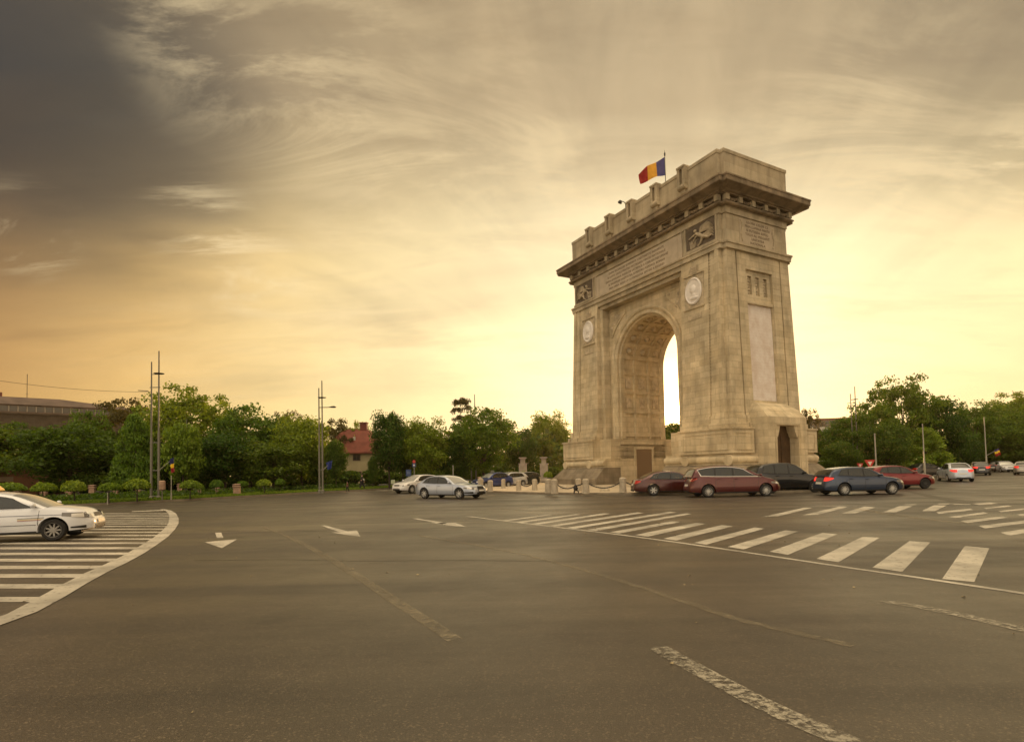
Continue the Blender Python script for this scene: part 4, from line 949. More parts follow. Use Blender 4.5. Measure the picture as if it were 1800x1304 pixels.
        if detail:
            for u in seams[1:]:
                x = X(u - .14 if True else u); z = ztop(x) - .13; m_ = MB(); m_.box(x - .09, x + .09, *sorted((sgn * (byz(x, z) - .01), sgn * (byz(x, z) + .035))), z - .014, z + .016); m_.build('door_handle', paintm, C)
            for k, u in enumerate(seams):
                pts = []
                for j in range(9):
                    z = sill + .06 + (ztop(X(u)) - .02 - sill - .06) * j / 8; x = X(u) + (0.04 if k == 0 else 0) * j / 8; 
                    inside = any(abs(x - xw) < AR + .01 and z < wr + math.sqrt(max(0, (AR + .01) ** 2 - (x - xw) ** 2)) for xw in (xf, xr))
                    if not inside: pts.append((x, sgn * (byz(x, z) + .001), z))
                m_ = MB(); m_.tube(pts, .007, 4); m_.build('door_gap', BLACKP, C)
            body_patch('sill_trim', fo + AR + .02, fo + wb - AR - .02, (sill + .005, sill + .005), (sill + .05, sill + .05), BLACKP, sgn, .012)
    gr = end_patch('grille', 1, -wE * .52, wE * .52, zh - .19, zh - .08, BLACKP, .012)
    end_patch('lower_intake', 1, -wE * .70, wE * .70, .27, .40, BLACKP, .012)
    if front_plate: end_patch('licence_plate', 1, -.26, .26, .44, .55, PLATE, .03)
    end_patch('licence_plate', -1, -.26, .26, .60 if hl != 'lowplate' else .42, .71 if hl != 'lowplate' else .53, PLATE, .02)
    end_patch('rear_bumper_insert', -1, -wE * .8, wE * .8, .26, .36, BLACKP, .012)
    if extras: extras(dict(C=C, X=X, body_patch=body_patch, end_patch=end_patch, side_patch=side_patch, byz=byz, ztop=ztop, zroof=zroof, L=L, hw=hw, wE=wE, zh=zh, ycab=ycab))
    return C
def wheel_anchor(pxy, hdg, L, Wd, wb, fo, which):       # which: 'FR','FL','RR','RL' wheel stands at this pixel
    g = G(*pxy); x = (L / 2 - fo) - (0 if which[0] == 'F' else wb); y = (Wd / 2 - .1) * (-1 if which[1] == 'R' else 1)
    c, s = math.cos(hdg), math.sin(hdg); return Vector((g.x - (c * x - s * y), g.y - (s * x + c * y), 0))
def CAR(name, label, cat, px, which, deg, **k):
    d = dict(L=4.3, Wd=1.78, wb=2.6, fo=.85); d.update({q: k[q] for q in ('L', 'Wd', 'wb', 'fo') if q in k})
    return make_car(name, label, cat, wheel_anchor(px, R(deg), d['L'], d['Wd'], d['wb'], d['fo'], which), R(deg), **k)
# ---- outlines: (distance behind nose, z)
SEDAN = dict(L=4.85, Wd=1.86, H=1.46, wb=2.84, fo=.98, wr=.335, belt=.95,
    top=[(0, .66), (.10, .74), (.5, .82), (1.0, .88), (1.55, .935), (2.6, .945), (3.6, .97), (4.3, 1.0), (4.7, .985), (4.85, .93)],
    roof=[(1.42, .94), (2.25, 1.385), (2.7, 1.45), (3.1, 1.455), (3.55, 1.40), (4.42, 1.01)], wins=[(1.62, 2.22, 2.72, 2.70), (2.80, 2.78, 3.52, 3.45), (3.58, 3.50, 4.05, 3.75)], seams=(1.50, 2.74, 3.62))
HATCH = dict(L=4.3, Wd=1.78, H=1.49, wb=2.6, fo=.86, wr=.325, belt=.95,
    top=[(0, .66), (.10, .75), (.5, .86), (.95, .94), (1.35, .97), (2.2, .97), (3.2, 1.01), (3.9, 1.05), (4.2, 1.03), (4.3, .95)],
    roof=[(1.10, .95), (1.95, 1.40), (2.3, 1.475), (2.8, 1.49), (3.5, 1.44), (3.85, 1.36), (4.22, 1.02)], wins=[(1.30, 1.95, 2.30, 2.30), (2.38, 2.38, 3.15, 3.10), (3.21, 3.15, 3.72, 3.45)], seams=(1.22, 2.33, 3.2))
POLO = dict(L=3.97, Wd=1.68, H=1.40, wb=2.47, fo=.82, wr=.30, belt=.91,
    top=[(0, .64), (.05, .72), (.20, .80), (.5, .875), (.95, .93), (1.4, .925), (2.2, .92), (3.2, .94), (3.8, .95), (3.97, .88)],
    roof=[(.92, .90), (1.85, 1.30), (2.35, 1.38), (2.8, 1.39), (3.4, 1.33), (3.88, .95)], wins=[(1.06, 1.82, 2.28, 2.28), (2.36, 2.36, 3.1, 3.05), (3.15, 3.1, 3.5, 3.3)], seams=(1.18, 2.32, 3.1))
MPV = dict(L=4.95, Wd=1.84, H=1.70, wb=3.15, fo=.92, wr=.335, belt=1.08,
    top=[(0, .62), (.10, .76), (.4, .90), (.8, 1.02), (1.2, 1.08), (2.0, 1.10), (3.4, 1.12), (4.5, 1.16), (4.85, 1.13), (4.95, 1.0)],
    roof=[(.85, 1.03), (2.05, 1.55), (2.6, 1.66), (3.15, 1.70), (3.8, 1.68), (4.4, 1.60), (4.62, 1.54), (4.93, 1.10)], wins=[(1.18, 2.10, 2.62, 2.62), (2.72, 2.72, 3.60, 3.60), (3.70, 3.70, 4.38, 4.55)], seams=(1.35, 2.67, 3.65))
SUV = dict(L=4.55, Wd=1.9, H=1.80, wb=2.75, fo=.88, wr=.37, belt=1.12, sill=.32,
    top=[(0, .80), (.10, .93), (.5, 1.02), (1.0, 1.08), (1.4, 1.12), (2.5, 1.13), (3.6, 1.17), (4.3, 1.2), (4.55, 1.1)],
    roof=[(1.15, 1.08), (1.95, 1.68), (2.4, 1.785), (3.0, 1.80), (3.8, 1.74), (4.1, 1.66), (4.5, 1.18)], wins=[(1.40, 1.98, 2.42, 2.42), (2.5, 2.5, 3.3, 3.3), (3.38, 3.38, 4.1, 3.95)], seams=(1.35, 2.46, 3.35))
SED2 = dict(L=4.3, Wd=1.74, H=1.52, wb=2.63, fo=.80, wr=.31, belt=.98,
    top=[(0, .66), (.10, .76), (.5, .88), (1.0, .95), (1.4, .98), (2.4, .99), (3.3, 1.03), (3.9, 1.07), (4.2, 1.06), (4.3, .96)],
    roof=[(1.15, .97), (1.9, 1.43), (2.3, 1.515), (2.8, 1.52), (3.2, 1.46), (3.85, 1.08)], wins=[(1.35, 1.9, 2.3, 2.3), (2.38, 2.38, 3.05, 3.0), (3.1, 3.05, 3.5, 3.3)], seams=(1.25, 2.34, 3.15))

# taxi
def taxi_extras(k):
    C, X = k['C'], k['X']; bp = k['body_patch']
    NAVY = M_('navy_stripe', (.02, .03, .09), .5); GOLD = M_('stripe_yellow', (.5, .34, .03), .5); STR = M_('stripe_red', (.28, .03, .015), .5)
    for s in (-1, 1):
        bp('blue_waist_stripe', .45, 3.6, (.715, .735), (.728, .748), NAVY, s, .006, 40)
        bp('black_stripe', 1.2, 2.88, (.46, .46), (.475, .475), BLACKP, s, .006, 24)
        bp('black_band', 1.02, 1.62, (.655, .645), (.668, .658), BLACKP, s, .007, 10); bp('yellow_band', 1.04, 1.62, (.620, .610), (.635, .625), GOLD, s, .007, 10); bp('red_band', 1.08, 1.62, (.590, .58), (.605, .595), STR, s, .007, 10)
    m = MB(); m.box(X(2.95) - 0, X(2.30), -.34, .34, 1.40, 1.42); b = m.build('roof_sign_base', BLACKP, C)
    m = MB(); m.loft([[(X(2.5) + a, y, z) for a, y in ((-.10, -.33), (.12, -.33), (.12, .33), (-.10, .33))] if z < 1.5 else [(X(2.5) + a, y, z) for a, y in ((-.03, -.25), (.05, -.25), (.05, .25), (-.03, .25))] for z in (1.425, 1.46, 1.56)])
    m.build('roof_sign', M_('roof_sign_amber', (.75, .42, .12), .3, emit=((1, .5, .12), .35)), C)
    k['end_patch']('chrome_intake_line', 1, -k['wE'] * .7, k['wE'] * .7, .395, .415, CHROME, .03)
    m = MB(); m.box(X(1.10), X(1.02), -.62, .05, .895, .91); m.build('wiper', BLACKP, C)
    bp('fog_lamp_recess', .10, .42, (.32, .335), (.40, .375), BLACKP, -1, .006, 8); bp('fog_lamp_recess', .10, .42, (.32, .335), (.40, .375), BLACKP, 1, .006, 8)
CAR('taxi', 'white taxi with blue waist line and amber roof sign on the hatched road markings', 'car', (95, 950), 'FR', 20, paint=(.66, .68, .72), metal=.0, rough=.3, spokes=9, rim=M_('dull_wheel_cover', (.26, .25, .23), .5), extras=taxi_extras, **POLO)
def audi_x(k):
    k['end_patch']('tall_grille', 1, -.30, .30, .40, .78, BLACKP, .026); k['end_patch']('licence_plate', 1, -.26, .26, .46, .56, PLATE, .034)
    for s in (-1, 1): k['body_patch']('fog_lamp_recess', .06, .62, (.33, .36), (.44, .42), BLACKP, s, .008, 8)
CAR('sedan_car', 'silver sedan turning in the middle of the road, nose to the right', 'car', (808.4, 877), 'FR', -33, paint=(.40, .44, .52), metal=.5, rough=.28, spokes=7, wide=.036, extras=audi_x, front_plate=False, **SEDAN)
CAR('hatchback_car', 'white car facing left just behind the silver sedan', 'car', (723.4, 867), 'FL', -128, paint=(.66, .65, .63), metal=.1, **HATCH)
CAR('sedan_car', 'blue car parked at the left end of the row beyond the plaza', 'car', (893, 857), 'RL', -143, paint=(.03, .05, .17), metal=.4, group='cars parked beyond the plaza', **SED2)
CAR('hatchback_car', 'pale silver hatchback parked between the blue and the dark car', 'car', (919, 855), 'RL', -143, paint=(.55, .54, .52), metal=.3, group='cars parked beyond the plaza', **HATCH)
CAR('hatchback_car', 'dark car parked at the right end of the row beyond the plaza', 'car', (942, 853.5), 'RL', -143, paint=(.02, .022, .018), metal=.3, group='cars parked beyond the plaza', **HATCH)
CAR('sedan_car', 'dark maroon sedan in front of the archway with its tail to the left', 'car', (1148.6, 871), 'RR', 0, paint=(.060, .007, .006), metal=.4, spokes=6, wide=.05, **SEDAN)
CAR('people_carrier', 'dark red people carrier with chrome window line passing the arch', 'car', (1245, 874), 'RR', 1, paint=(.085, .007, .006), metal=.4, spokes=12, wide=.020, chrome=True, hl='tall', **MPV)
CAR('off_road_car', 'black off-road car behind the nose of the red people carrier', 'car', (1432, 865), 'FR', 6, paint=(.012, .012, .013), metal=.4, **SUV)
CAR('hatchback_car', 'dark blue hatchback with a red tail light in front of the red hatchback', 'car', (1484, 870.8), 'RR', 3, paint=(.028, .045, .085), metal=.5, spokes=11, wide=.024, lit_tail=True, **HATCH)
CAR('hatchback_car', 'bright red hatchback partly hidden behind the dark blue hatchback', 'car', (1625.8, 858.5), 'FR', 2, paint=(.17, .004, .008), metal=.4, spokes=10, rim=M_('black_rim', (.05, .05, .05), .35, metal=.5), **HATCH)
CAR('sedan_car', 'pale blue-grey sedan seen from behind with bright red tail lights', 'car', (1667, 846.5), 'RL', 66, paint=(.42, .47, .55), metal=.25, lit_tail=True, **SED2)
CAR('sedan_car', 'black sedan seen from behind, right of the pale blue-grey sedan', 'car', (1709, 835.5), 'RL', 57, paint=(.012, .012, .014), metal=.3, lit_tail=True, **SED2)
CAR('sedan_car', 'dark sedan in the queue at right with one tail light glowing', 'car', (1740, 829.5), 'RL', 25, paint=(.035, .018, .018), metal=.3, lit_tail=True, **SED2)
CAR('hatchback_car', 'light silver car facing the camera in the queue at right', 'car', (1786, 829.5), 'FL', -115, paint=(.50, .50, .52), metal=.3, **HATCH)
CAR('estate_car', 'grey-beige car cut by the right edge of the photo', 'car', (1784, 834.5), 'RL', 42, paint=(.36, .33, .29), metal=.4, lit_tail=True, **HATCH)
CAR('sedan_car', 'tiny pale car far away beyond the black sedan', 'car', (1738, 823.5), 'FL', -110, paint=(.45, .44, .42), **SED2)
CAR('sedan_car', 'tiny pale car far away between the dark and the silver car', 'car', (1765, 823.0), 'FL', -110, paint=(.50, .48, .44), **SED2)
CAR('sedan_car', 'black car parked in the shade of the trees left of the pale sedan', 'car', (1622, 838.5), 'RR', 10, paint=(.015, .015, .015), metal=.3, **SED2)

# ================================================================== TREES
def leaf_cloud(c, nrm, size, rng):
    n = len(c); r = rng.normal(size=(n, 3)); nv = nrm + r * .8; nv /= np.linalg.norm(nv, axis=1)[:, None] + 1e-9
    t = np.cross(nv, rng.normal(size=(n, 3))); t /= np.linalg.norm(t, axis=1)[:, None] + 1e-9; b = np.cross(nv, t)
    s = (size * rng.uniform(.6, 1.4, n))[:, None]
    v = np.stack([c - t * s * .62, c - b * s * .40 + nv * s * .08, c + t * s * .62, c + b * s * .40 + nv * s * .08], 1).reshape(-1, 3)
    return v
def mesh_from_quads(name, v, mat):
    n = len(v) // 4; me = bpy.data.meshes.new(name); me.vertices.add(len(v)); me.vertices.foreach_set('co', v.astype('f').ravel())
    me.loops.add(n * 4); me.polygons.add(n); me.loops.foreach_set('vertex_index', np.arange(n * 4, dtype=np.int32)); me.polygons.foreach_set('loop_start', np.arange(n, dtype=np.int32) * 4)
    me.update(calc_edges=True); me.materials.append(mat); return me
def crown_points(kind, rng, n, lobes=64, ls=(.085, .15)):
    C_ = []; Nn = []; lob = []
    for k in range(lobes):
        d = rng.normal(size=3); d /= np.linalg.norm(d)
        if kind == 'broad': q = rng.uniform(.45, .86) ; c = np.array([0, 0, .56]) + d * np.array([.5, .5, .44]) * q
        elif kind == 'tall': q = rng.uniform(.4, .84); c = np.array([0, 0, .56]) + d * np.array([.40, .40, .44]) * q; 
        elif kind == 'cone': z = rng.uniform(0, 1) ** 1.1; a = rng.uniform(0, 6.28); rr = .46 * (1 - z) ** .55 * rng.uniform(.5, .85); c = np.array([rr * math.cos(a), rr * math.sin(a), .14 + .80 * z])
        elif kind == 'sparse': q = rng.uniform(.30, .90) ** .8; c = np.array([0, 0, .60]) + d * np.array([.5, .5, .40]) * q
        elif kind == 'pine':
            z = rng.choice([.35, .46, .56, .66, .76, .86, .95]) + rng.uniform(-.02, .02); a = rng.uniform(0, 6.28); rr = (.12 + .42 * (1 - z) ** .6 * 1.2) * rng.uniform(.3, 1); c = np.array([rr * math.cos(a), rr * math.sin(a), z])
        r = rng.uniform(*ls)
        lob.append((c, r))
    per = n // lobes
    for c, r in lob:
        d = rng.normal(size=(per, 3)); d /= np.linalg.norm(d, axis=1)[:, None]; d[:, 2] = np.where(rng.uniform(size=per) < .6, np.abs(d[:, 2]), d[:, 2])
        fl_ = .35 if kind == 'pine' else .8
        rr = r * rng.uniform(.45, 1.35, per)[:, None]; C_.append(c + d * rr * np.array([1, 1, fl_])); Nn.append(d)
    return np.concatenate(C_), np.concatenate(Nn), lob
TREE_V = {}
def tree_variant(key, kind, seed, n, mat, leaf, lobes=64, ls=(.085, .15)):
    rng = np.random.default_rng(seed); c, nn, lob = crown_points(kind, rng, n, lobes, ls)
    me = mesh_from_quads('crown', leaf_cloud(c, nn, leaf, rng), mat)
    m = MB(); tr = .018
    m.tube([(0, 0, -.02), (.004, 0, .12), (-.006, .004, .3), (.004, -.004, .5), (0, 0, .72)], [tr * 1.25, tr, tr * .85, tr * .6, tr * .2], 8)
    for cc, r in [lob[i] for i in rng.choice(len(lob), min(12, len(lob)), replace=False)]:
        z0 = rng.uniform(.2, .45) if kind != 'pine' else cc[2] - .03
        m.tube([(0, 0, z0), (cc[0] * .45, cc[1] * .45, (z0 + cc[2]) / 2), tuple(cc)], [tr * .45, tr * .28, tr * .08], 5)
    tmp = m.build('trunk', BARK, None, smooth=60); tm = tmp.data; bpy.data.objects.remove(tmp)
    TREE_V[key] = (me, tm)
for k, (kind, mat, n, leaf, lobes, ls) in enumerate([('broad', LEAF_M, 17000, .025, 100, (.07, .15)), ('broad', LEAF_D, 17000, .025, 100, (.08, .16)), ('tall', LEAF_M, 15000, .024, 90, (.07, .15)), ('tall', LEAF_D, 16000, .023, 90, (.08, .15)),
        ('cone', LEAF_L, 15000, .030, 90, (.07, .13)), ('sparse', LEAF_B, 9000, .022, 110, (.04, .085)), ('pine', LEAF_B, 9000, .022, 80, (.05, .10)), ('tall', LEAF_L, 13000, .032, 90, (.07, .13)),
        ('sparse', LEAF_M, 15000, .021, 170, (.035, .085)), ('broad', LEAF_M, 17000, .024, 130, (.05, .12))]):
    tree_variant('ABCDEFGHIJ'[k], kind, 100 + k, n, mat, leaf, lobes, ls)
def hor(px): return 652 + SY - 0 + (-(px - 900)) * math.tan(ROLL) + PITCH * FPX * 1.0
TREE_N = 0
def tree(key, px, ytop, wpx, Y, label, name='tree', grp=None, base_y=None):
    global TREE_N
    zt = P(px, ytop, Y).z; p = PX(px, Y); w = wpx / FPX * Y; TREE_N += 1
    t = thing(name, label, 'tree', p, (TREE_N * 2.399) % 6.28, grp, scale=(w, w, zt))
    me, tm = TREE_V[key]
    for n_, m_ in (('trunk', tm), ('crown', me)):
        o = bpy.data.objects.new(n_, m_); COL.objects.link(o); o.parent = t
    return t
GL, GR = 'park trees left of the arch', 'park trees right of the arch'
for a in [('B', -60, 735, 210, 56, 'dark broad tree at the left edge behind the red-roofed house', GL), ('I', 35, 738, 110, 60, 'bushy tree with a pointed top just right of the red-roofed house', GL),
    ('B', 125, 742, 190, 54, 'wide dark tree whose crown hangs low behind the left hedge', GL), ('J', 158, 712, 100, 68, 'rounded pale green treetop under the big grey building', GL), ('F', 218, 694, 120, 72, 'brownish treetop rising left of the tall twin mast', GL),
    ('E', 238, 728, 92, 50, 'dense ovate tree with large leaves left of the twin mast', GL), ('I', 335, 674, 190, 64, 'tallest tree on the left, sky showing through its crown', GL), ('H', 322, 733, 88, 49, 'light green young tree right of the twin mast behind the tricolour flag', GL),
    ('B', 300, 770, 150, 60, 'low dark tree filling the gap behind the light green young tree', GL), ('J', 440, 703, 150, 60, 'broad leafy tree right of the tallest left tree', GL), ('B', 395, 760, 130, 54, 'low dark tree under the broad leafy tree', GL), ('F', 505, 718, 80, 72, 'reddish-brown treetop behind the middle of the left row', GL),
    ('A', 530, 726, 110, 58, 'green rounded tree left of the street lamp mast', GL), ('B', 480, 775, 140, 55, 'low dark tree behind the small umbrella-shaped shrubs', GL), ('F', 590, 732, 90, 84, 'sparse brownish tree seen above the red roof, left one', GL), ('I', 626, 737, 70, 86, 'small rounded treetop above the red roof, right one', GL),
    ('D', 591, 766, 50, 57, 'dark narrow tree covering the left half of the red-roofed villa', GL), ('H', 562, 772, 70, 59, 'light leafy bush-like tree wrapped round the street lamp mast', GL), ('D', 684, 714, 86, 58, 'tall dark oval tree just right of the red-roofed villa', GL), ('D', 655, 800, 24, 57, 'slim dark tree touching the right side of the villa', GL),
    ('D', 708, 738, 70, 61, 'dark oval tree above the white car', GL), ('A', 748, 733, 104, 60, 'rounded green tree above the silver sedan', GL), ('G', 812, 700, 62, 82, 'irregular pine silhouetted above the other crowns', GL),
    ('J', 850, 707, 132, 62, 'largest rounded tree between the silver sedan and the gate pillars', GL), ('B', 800, 768, 90, 62, 'low dark tree behind the silver sedan', GL), ('B', 915, 752, 74, 82, 'dark low tree between the two gate pillars', GL), ('A', 966, 722, 86, 110, 'round sunlit tree touching the left edge of the arch', GL),
    ('B', 1170, 744, 120, 76, 'dark tree half hidden behind the archway, added to block the low sun', GL), ('B', 1235, 745, 130, 78, 'dark tree hidden behind the right pier of the arch, added to block the low sun', GL), ('J', 1205, 740, 190, 98, 'farthest tree seen through the archway', GL),  # first two trees put in to keep low sun off the road
    ('F', 1424, 714, 52, 74, 'small golden backlit tree touching the right edge of the arch', GR), ('B', 1440, 770, 60, 74, 'dark low tree right beside the arch foot', GR), ('J', 1490, 728, 96, 66, 'sunlit leafy tree behind the right-hand twin mast', GR), ('B', 1478, 775, 74, 60, 'low bushy tree behind the dark blue hatchback', GR),
    ('J', 1532, 698, 110, 66, 'rounded tree right of the right-hand twin mast', GR), ('I', 1590, 655, 130, 68, 'tallest tree on the right with ragged open top', GR), ('D', 1560, 740, 110, 60, 'dark tree under the tallest right tree', GR), ('E', 1628, 752, 96, 63, 'light green young tree behind the red hatchback', GR),
    ('B', 1655, 700, 100, 67, 'dark rounded tree right of the tallest right tree', GR), ('I', 1712, 700, 110, 90, 'open-crowned tree over the black sedan', GR), ('D', 1690, 760, 90, 84, 'dark low tree behind the pale blue-grey sedan', GR), ('A', 1762, 708, 110, 95, 'green tree behind the slim white pole at right', GR),
    ('I', 1798, 684, 120, 98, 'tall open-crowned tree at the right edge', GR), ('J', 1825, 740, 120, 94, 'green tree cut by the right edge of the photo', GR), ('B', 1745, 770, 110, 96, 'dark low tree behind the queue of cars at right', GR)]:
    tree(a[0], a[1], a[2], a[3], a[4], a[5], 'pine_tree' if a[0] == 'G' else 'park_tree', a[6])
# far-off wood closing the park, one mass
rng = np.random.default_rng(5); n = 60000
pxs = rng.uniform(-400, 2250, n); Y = rng.uniform(104, 128, n); fx = (pxs - 900) / FPX * Y
Htop = 6.4 + 1.6 * np.sin(pxs * .021) + 1.1 * np.sin(pxs * .067 + 1) + .8 * np.sin(pxs * .19); Z = rng.uniform(0, 1, n) ** .8 * Htop
keep = ~((pxs > 1120) & (pxs < 1260) & (Z > 9.2)) & ~((pxs > 996) & (pxs < 1150) & (Z > 1.2))
c = np.stack([fx, Y, Z], 1)[keep]; me = mesh_from_quads('background_woods', leaf_cloud(c, np.tile([0, -.6, .8], (len(c), 1)), .85, rng), LEAF_D)
o = bpy.data.objects.new('background_woods', me); COL.objects.link(o); struct(o, 'stuff')
# shrubbery under the trees, along the park edge
def leaf_box(name, line_px, Y0_, Y1_, z0, z1, n, size, mat, seed):
    rng = np.random.default_rng(seed); 
def shrub_mesh(seed, mat, n=2200, leaf=.10, flat=.8):
    rng = np.random.default_rng(seed); C_ = []; Nn = []
    for k in range(16):
        d = rng.normal(size=3); d /= np.linalg.norm(d); c = np.array([0, 0, .45]) + d * np.array([.32, .32, .26]); dd = rng.normal(size=(n // 16, 3)); dd /= np.linalg.norm(dd, axis=1)[:, None]
        C_.append(c + dd * rng.uniform(.14, .24) * np.array([1, 1, flat])); Nn.append(dd)
    return mesh_from_quads('foliage', leaf_cloud(np.concatenate(C_), np.concatenate(Nn), leaf, rng), mat)
SHR = [shrub_mesh(1, LEAF_D), shrub_mesh(2, LEAF_D), shrub_mesh(3, LEAF_M)]
rng = np.random.default_rng(11); V = []
for i, px in enumerate(list(range(60, 1010, 24)) + list(range(1430, 1830, 26))):
    Y = (58 if px < 330 else 60 if px < 560 else 66 if px < 780 else 76) + rng.uniform(3, 7) if px < 1100 else rng.uniform(72, 80)
    if px > 860 and px < 1000: Y += 4
    if px > 1660: Y += 22
    p = PX(px + rng.uniform(-6, 6), Y, .1); h = rng.uniform(1.6, 2.8); w = rng.uniform(2.2, 3.4); me = SHR[i % 3]; co = np.zeros(len(me.vertices) * 3, 'f'); me.vertices.foreach_get('co', co); co = co.reshape(-1, 3)
    V.append(co * np.array([w, w, h]) + np.array([p.x, p.y, p.z]))
o = bpy.data.objects.new('undergrowth', mesh_from_quads('undergrowth', np.concatenate(V), LEAF_D)); COL.objects.link(o); struct(o, 'stuff')
# low planting along the verge on the left
rng = np.random.default_rng(12); n = 26000; C_ = []
for (a, b) in zip(edge[:9], edge[1:10]):
    k = n // 9; u = rng.uniform(0, 1, k); d = (b - a).normalized(); nr = Vector((-d.y, d.x, 0)); off = rng.uniform(3.4, 9.0, k)
    C_.append(np.stack([a.x + (b.x - a.x) * u + nr.x * off, a.y + (b.y - a.y) * u + nr.y * off, .12 + rng.uniform(0, 1, k) ** 1.3 * (.38 + .18 * np.sin(off * 3 + u * 40))], 1))
c = np.concatenate(C_); me = mesh_from_quads('ground_cover', leaf_cloud(c, np.tile([0, 0, 1.], (len(c), 1)), .16, rng), LEAF_D); o = bpy.data.objects.new('ground_cover', me); COL.objects.link(o); struct(o, 'stuff')
C_ = []; n = 60000                       # grass blades of the verge
rng = np.random.default_rng(13); V = []
for (a, b) in zip(edge[1:12], edge[2:13]):
    k = n // 11; u = rng.uniform(0, 1, k); d = (b - a).normalized(); off = rng.uniform(.05, 3.3, k); x = a.x + (b.x - a.x) * u - d.y * off; y = a.y + (b.y - a.y) * u + d.x * off
    h = rng.uniform(.06, .18, k); w = .03; q = np.stack([np.stack([x - w, y, np.full(k, .14)], 1), np.stack([x + w, y, np.full(k, .14)], 1), np.stack([x + w * .4 + rng.normal(0, .04, k), y, .14 + h], 1), np.stack([x - w * .2, y, .14 + h * .9], 1)], 1)
    V.append(q.reshape(-1, 3))
me = mesh_from_quads('grass', np.concatenate(V), LEAF_L); o = bpy.data.objects.new('grass', me); COL.objects.link(o); struct(o, 'stuff')
# umbrella-clipped shrubs
def topiary_mesh(seed):
    rng = np.random.default_rng(seed); n = 1800; th = rng.uniform(0, 2 * PI, n); ph = np.arccos(rng.uniform(0, 1, n)); rr = rng.uniform(.86, 1.04, n)
    c = np.stack([np.sin(ph) * np.cos(th) * rr, np.sin(ph) * np.sin(th) * rr, np.cos(ph) * rr], 1); nn = c.copy(); lump = 1 + .10 * np.sin(th * 3 + seed) + .07 * np.sin(th * 7 + seed * 2 + ph * 4); c = c * lump[:, None] * np.array([.46, .46, .27 + .035 * (seed % 4)]) + np.array([0, 0, .66]); low = rng.uniform(size=n) < .22; c[low, 2] = .64 + rng.uniform(-.03, .03, low.sum())
    return mesh_from_quads('canopy', leaf_cloud(c, nn, .075, rng), LEAF_L)
TOPM = [topiary_mesh(21), topiary_mesh(22), topiary_mesh(23), topiary_mesh(24), topiary_mesh(26)]
m = MB(); m.tube([(0, 0, 0), (.01, 0, .35), (0, .01, .7)], [.035, .025, .02], 7); _o = m.build('trunk', BARK, None, smooth=60); TTR = _o.data; bpy.data.objects.remove(_o)
TOPI = [(18, 848, 884, 44, 'at the far left above the taxi roof'), (75, 849, 884, 34, 'just above the taxi windscreen, third stone post from left beside it'), (131, 847, 885.5, 34, 'left of the first tall stone post'), (191.6, 847, 884, 33, 'between the first tall stone post and the twin mast'),
        (241, 843, 882, 37, 'immediately left of the twin mast'), (334, 844, 877, 30, 'immediately right of the slim pole behind the flag'), (350, 850, 873, 15, 'smallest one, beside the slim pole'), (381, 845, 872, 20, 'on top of a stone post, middle of the left row'),
        (426, 844, 870, 17, 'beside the wide stone block'), (465, 843, 869, 23, 'pointed one right of the wide stone block'), (492, 841, 867, 15, 'last one before the street lamp mast'), (921, 829, 851, 14, 'in front of the left gate pillar'), (963, 830, 851, 15, 'in front of the right gate pillar'), (888, 831, 851, 22, 'above the blue parked car')]
for i, (px, yt, yb, w, lab) in enumerate(TOPI):
    g = G(px, yb, .12); Y = g.y; h = P(px, yt, Y).z - .12; ww = w / FPX * Y * 1.12
    t = thing('umbrella_shrub', 'small umbrella-clipped green tree ' + lab, 'topiary', (g.x, g.y, .12), i * 1.3, 'umbrella-clipped trees along the verge', scale=(ww, ww, h))
    for n_, m_ in (('trunk', TTR), ('canopy', TOPM[i % 5])):
        o = bpy.data.objects.new(n_, m_); COL.objects.link(o); o.parent = t

# ================================================================== STREET FURNITURE
POSTM = M_('warm_stone_post', (.34, .22, .15), .85, var=.25, vscale=4, bump=.4)
m = MB(); m.ring(-.24, .24, -.24, .24, [(0, 0), (0, .86), (.06, .90), (.06, .97), (.02, 1.0)]); pm = m.build('shaft', POSTM); pm = (pm.data, bpy.data.objects.remove(pm))[0]
m = MB(); m.ring(-.2, .2, -.2, .2, [(0, 1.0), (0, 1.06), (.09, 1.1), (.09, 1.17), (-.05, 1.2)]); cm = m.build('cap', POSTM); cm = (cm.data, bpy.data.objects.remove(cm))[0]
for i, (px, yt, yb, w, lab) in enumerate([(30, 856, 870, 11, 'first from the left, above the taxi roof'), (77, 864, 877, 9, 'second from the left, above the taxi windscreen'), (121, 862, 874, 9, 'third from the left, under an umbrella shrub'), (162, 852, 872, 10, 'tall one, fourth from the left'), (203.5, 860, 872, 8, 'fifth from the left, under an umbrella shrub'),
        (243, 861, 872, 7, 'just left of the twin mast'), (280.5, 860, 869, 8, 'partly behind the twin mast'), (316, 849.5, 869, 8, 'right of the twin mast, standing free'), (350.5, 855, 868, 8, 'right of the slim pole'), (382.5, 855, 867, 7, 'under the rounded shrub in the middle of the left row'), (416.5, 850, 869, 13, 'the widest block, beside an umbrella shrub'),
        (804, 842, 856, 5, 'left of the third mast'), (843, 838, 856, 6, 'right of the third mast')]):
    g = G(px, yb + 2, .1); Y = g.y; h = P(px, yt, Y).z - .1; ww = w / FPX * Y / .6
    t = thing('stone_post', 'stone post of park edge, ' + lab, 'post', (g.x, g.y, .1), .3, 'stone posts along the park', scale=(ww, ww, h / 1.2))
    for n_, m_ in (('shaft', pm), ('cap', cm)):
        o = bpy.data.objects.new(n_, m_); COL.objects.link(o); o.parent = t
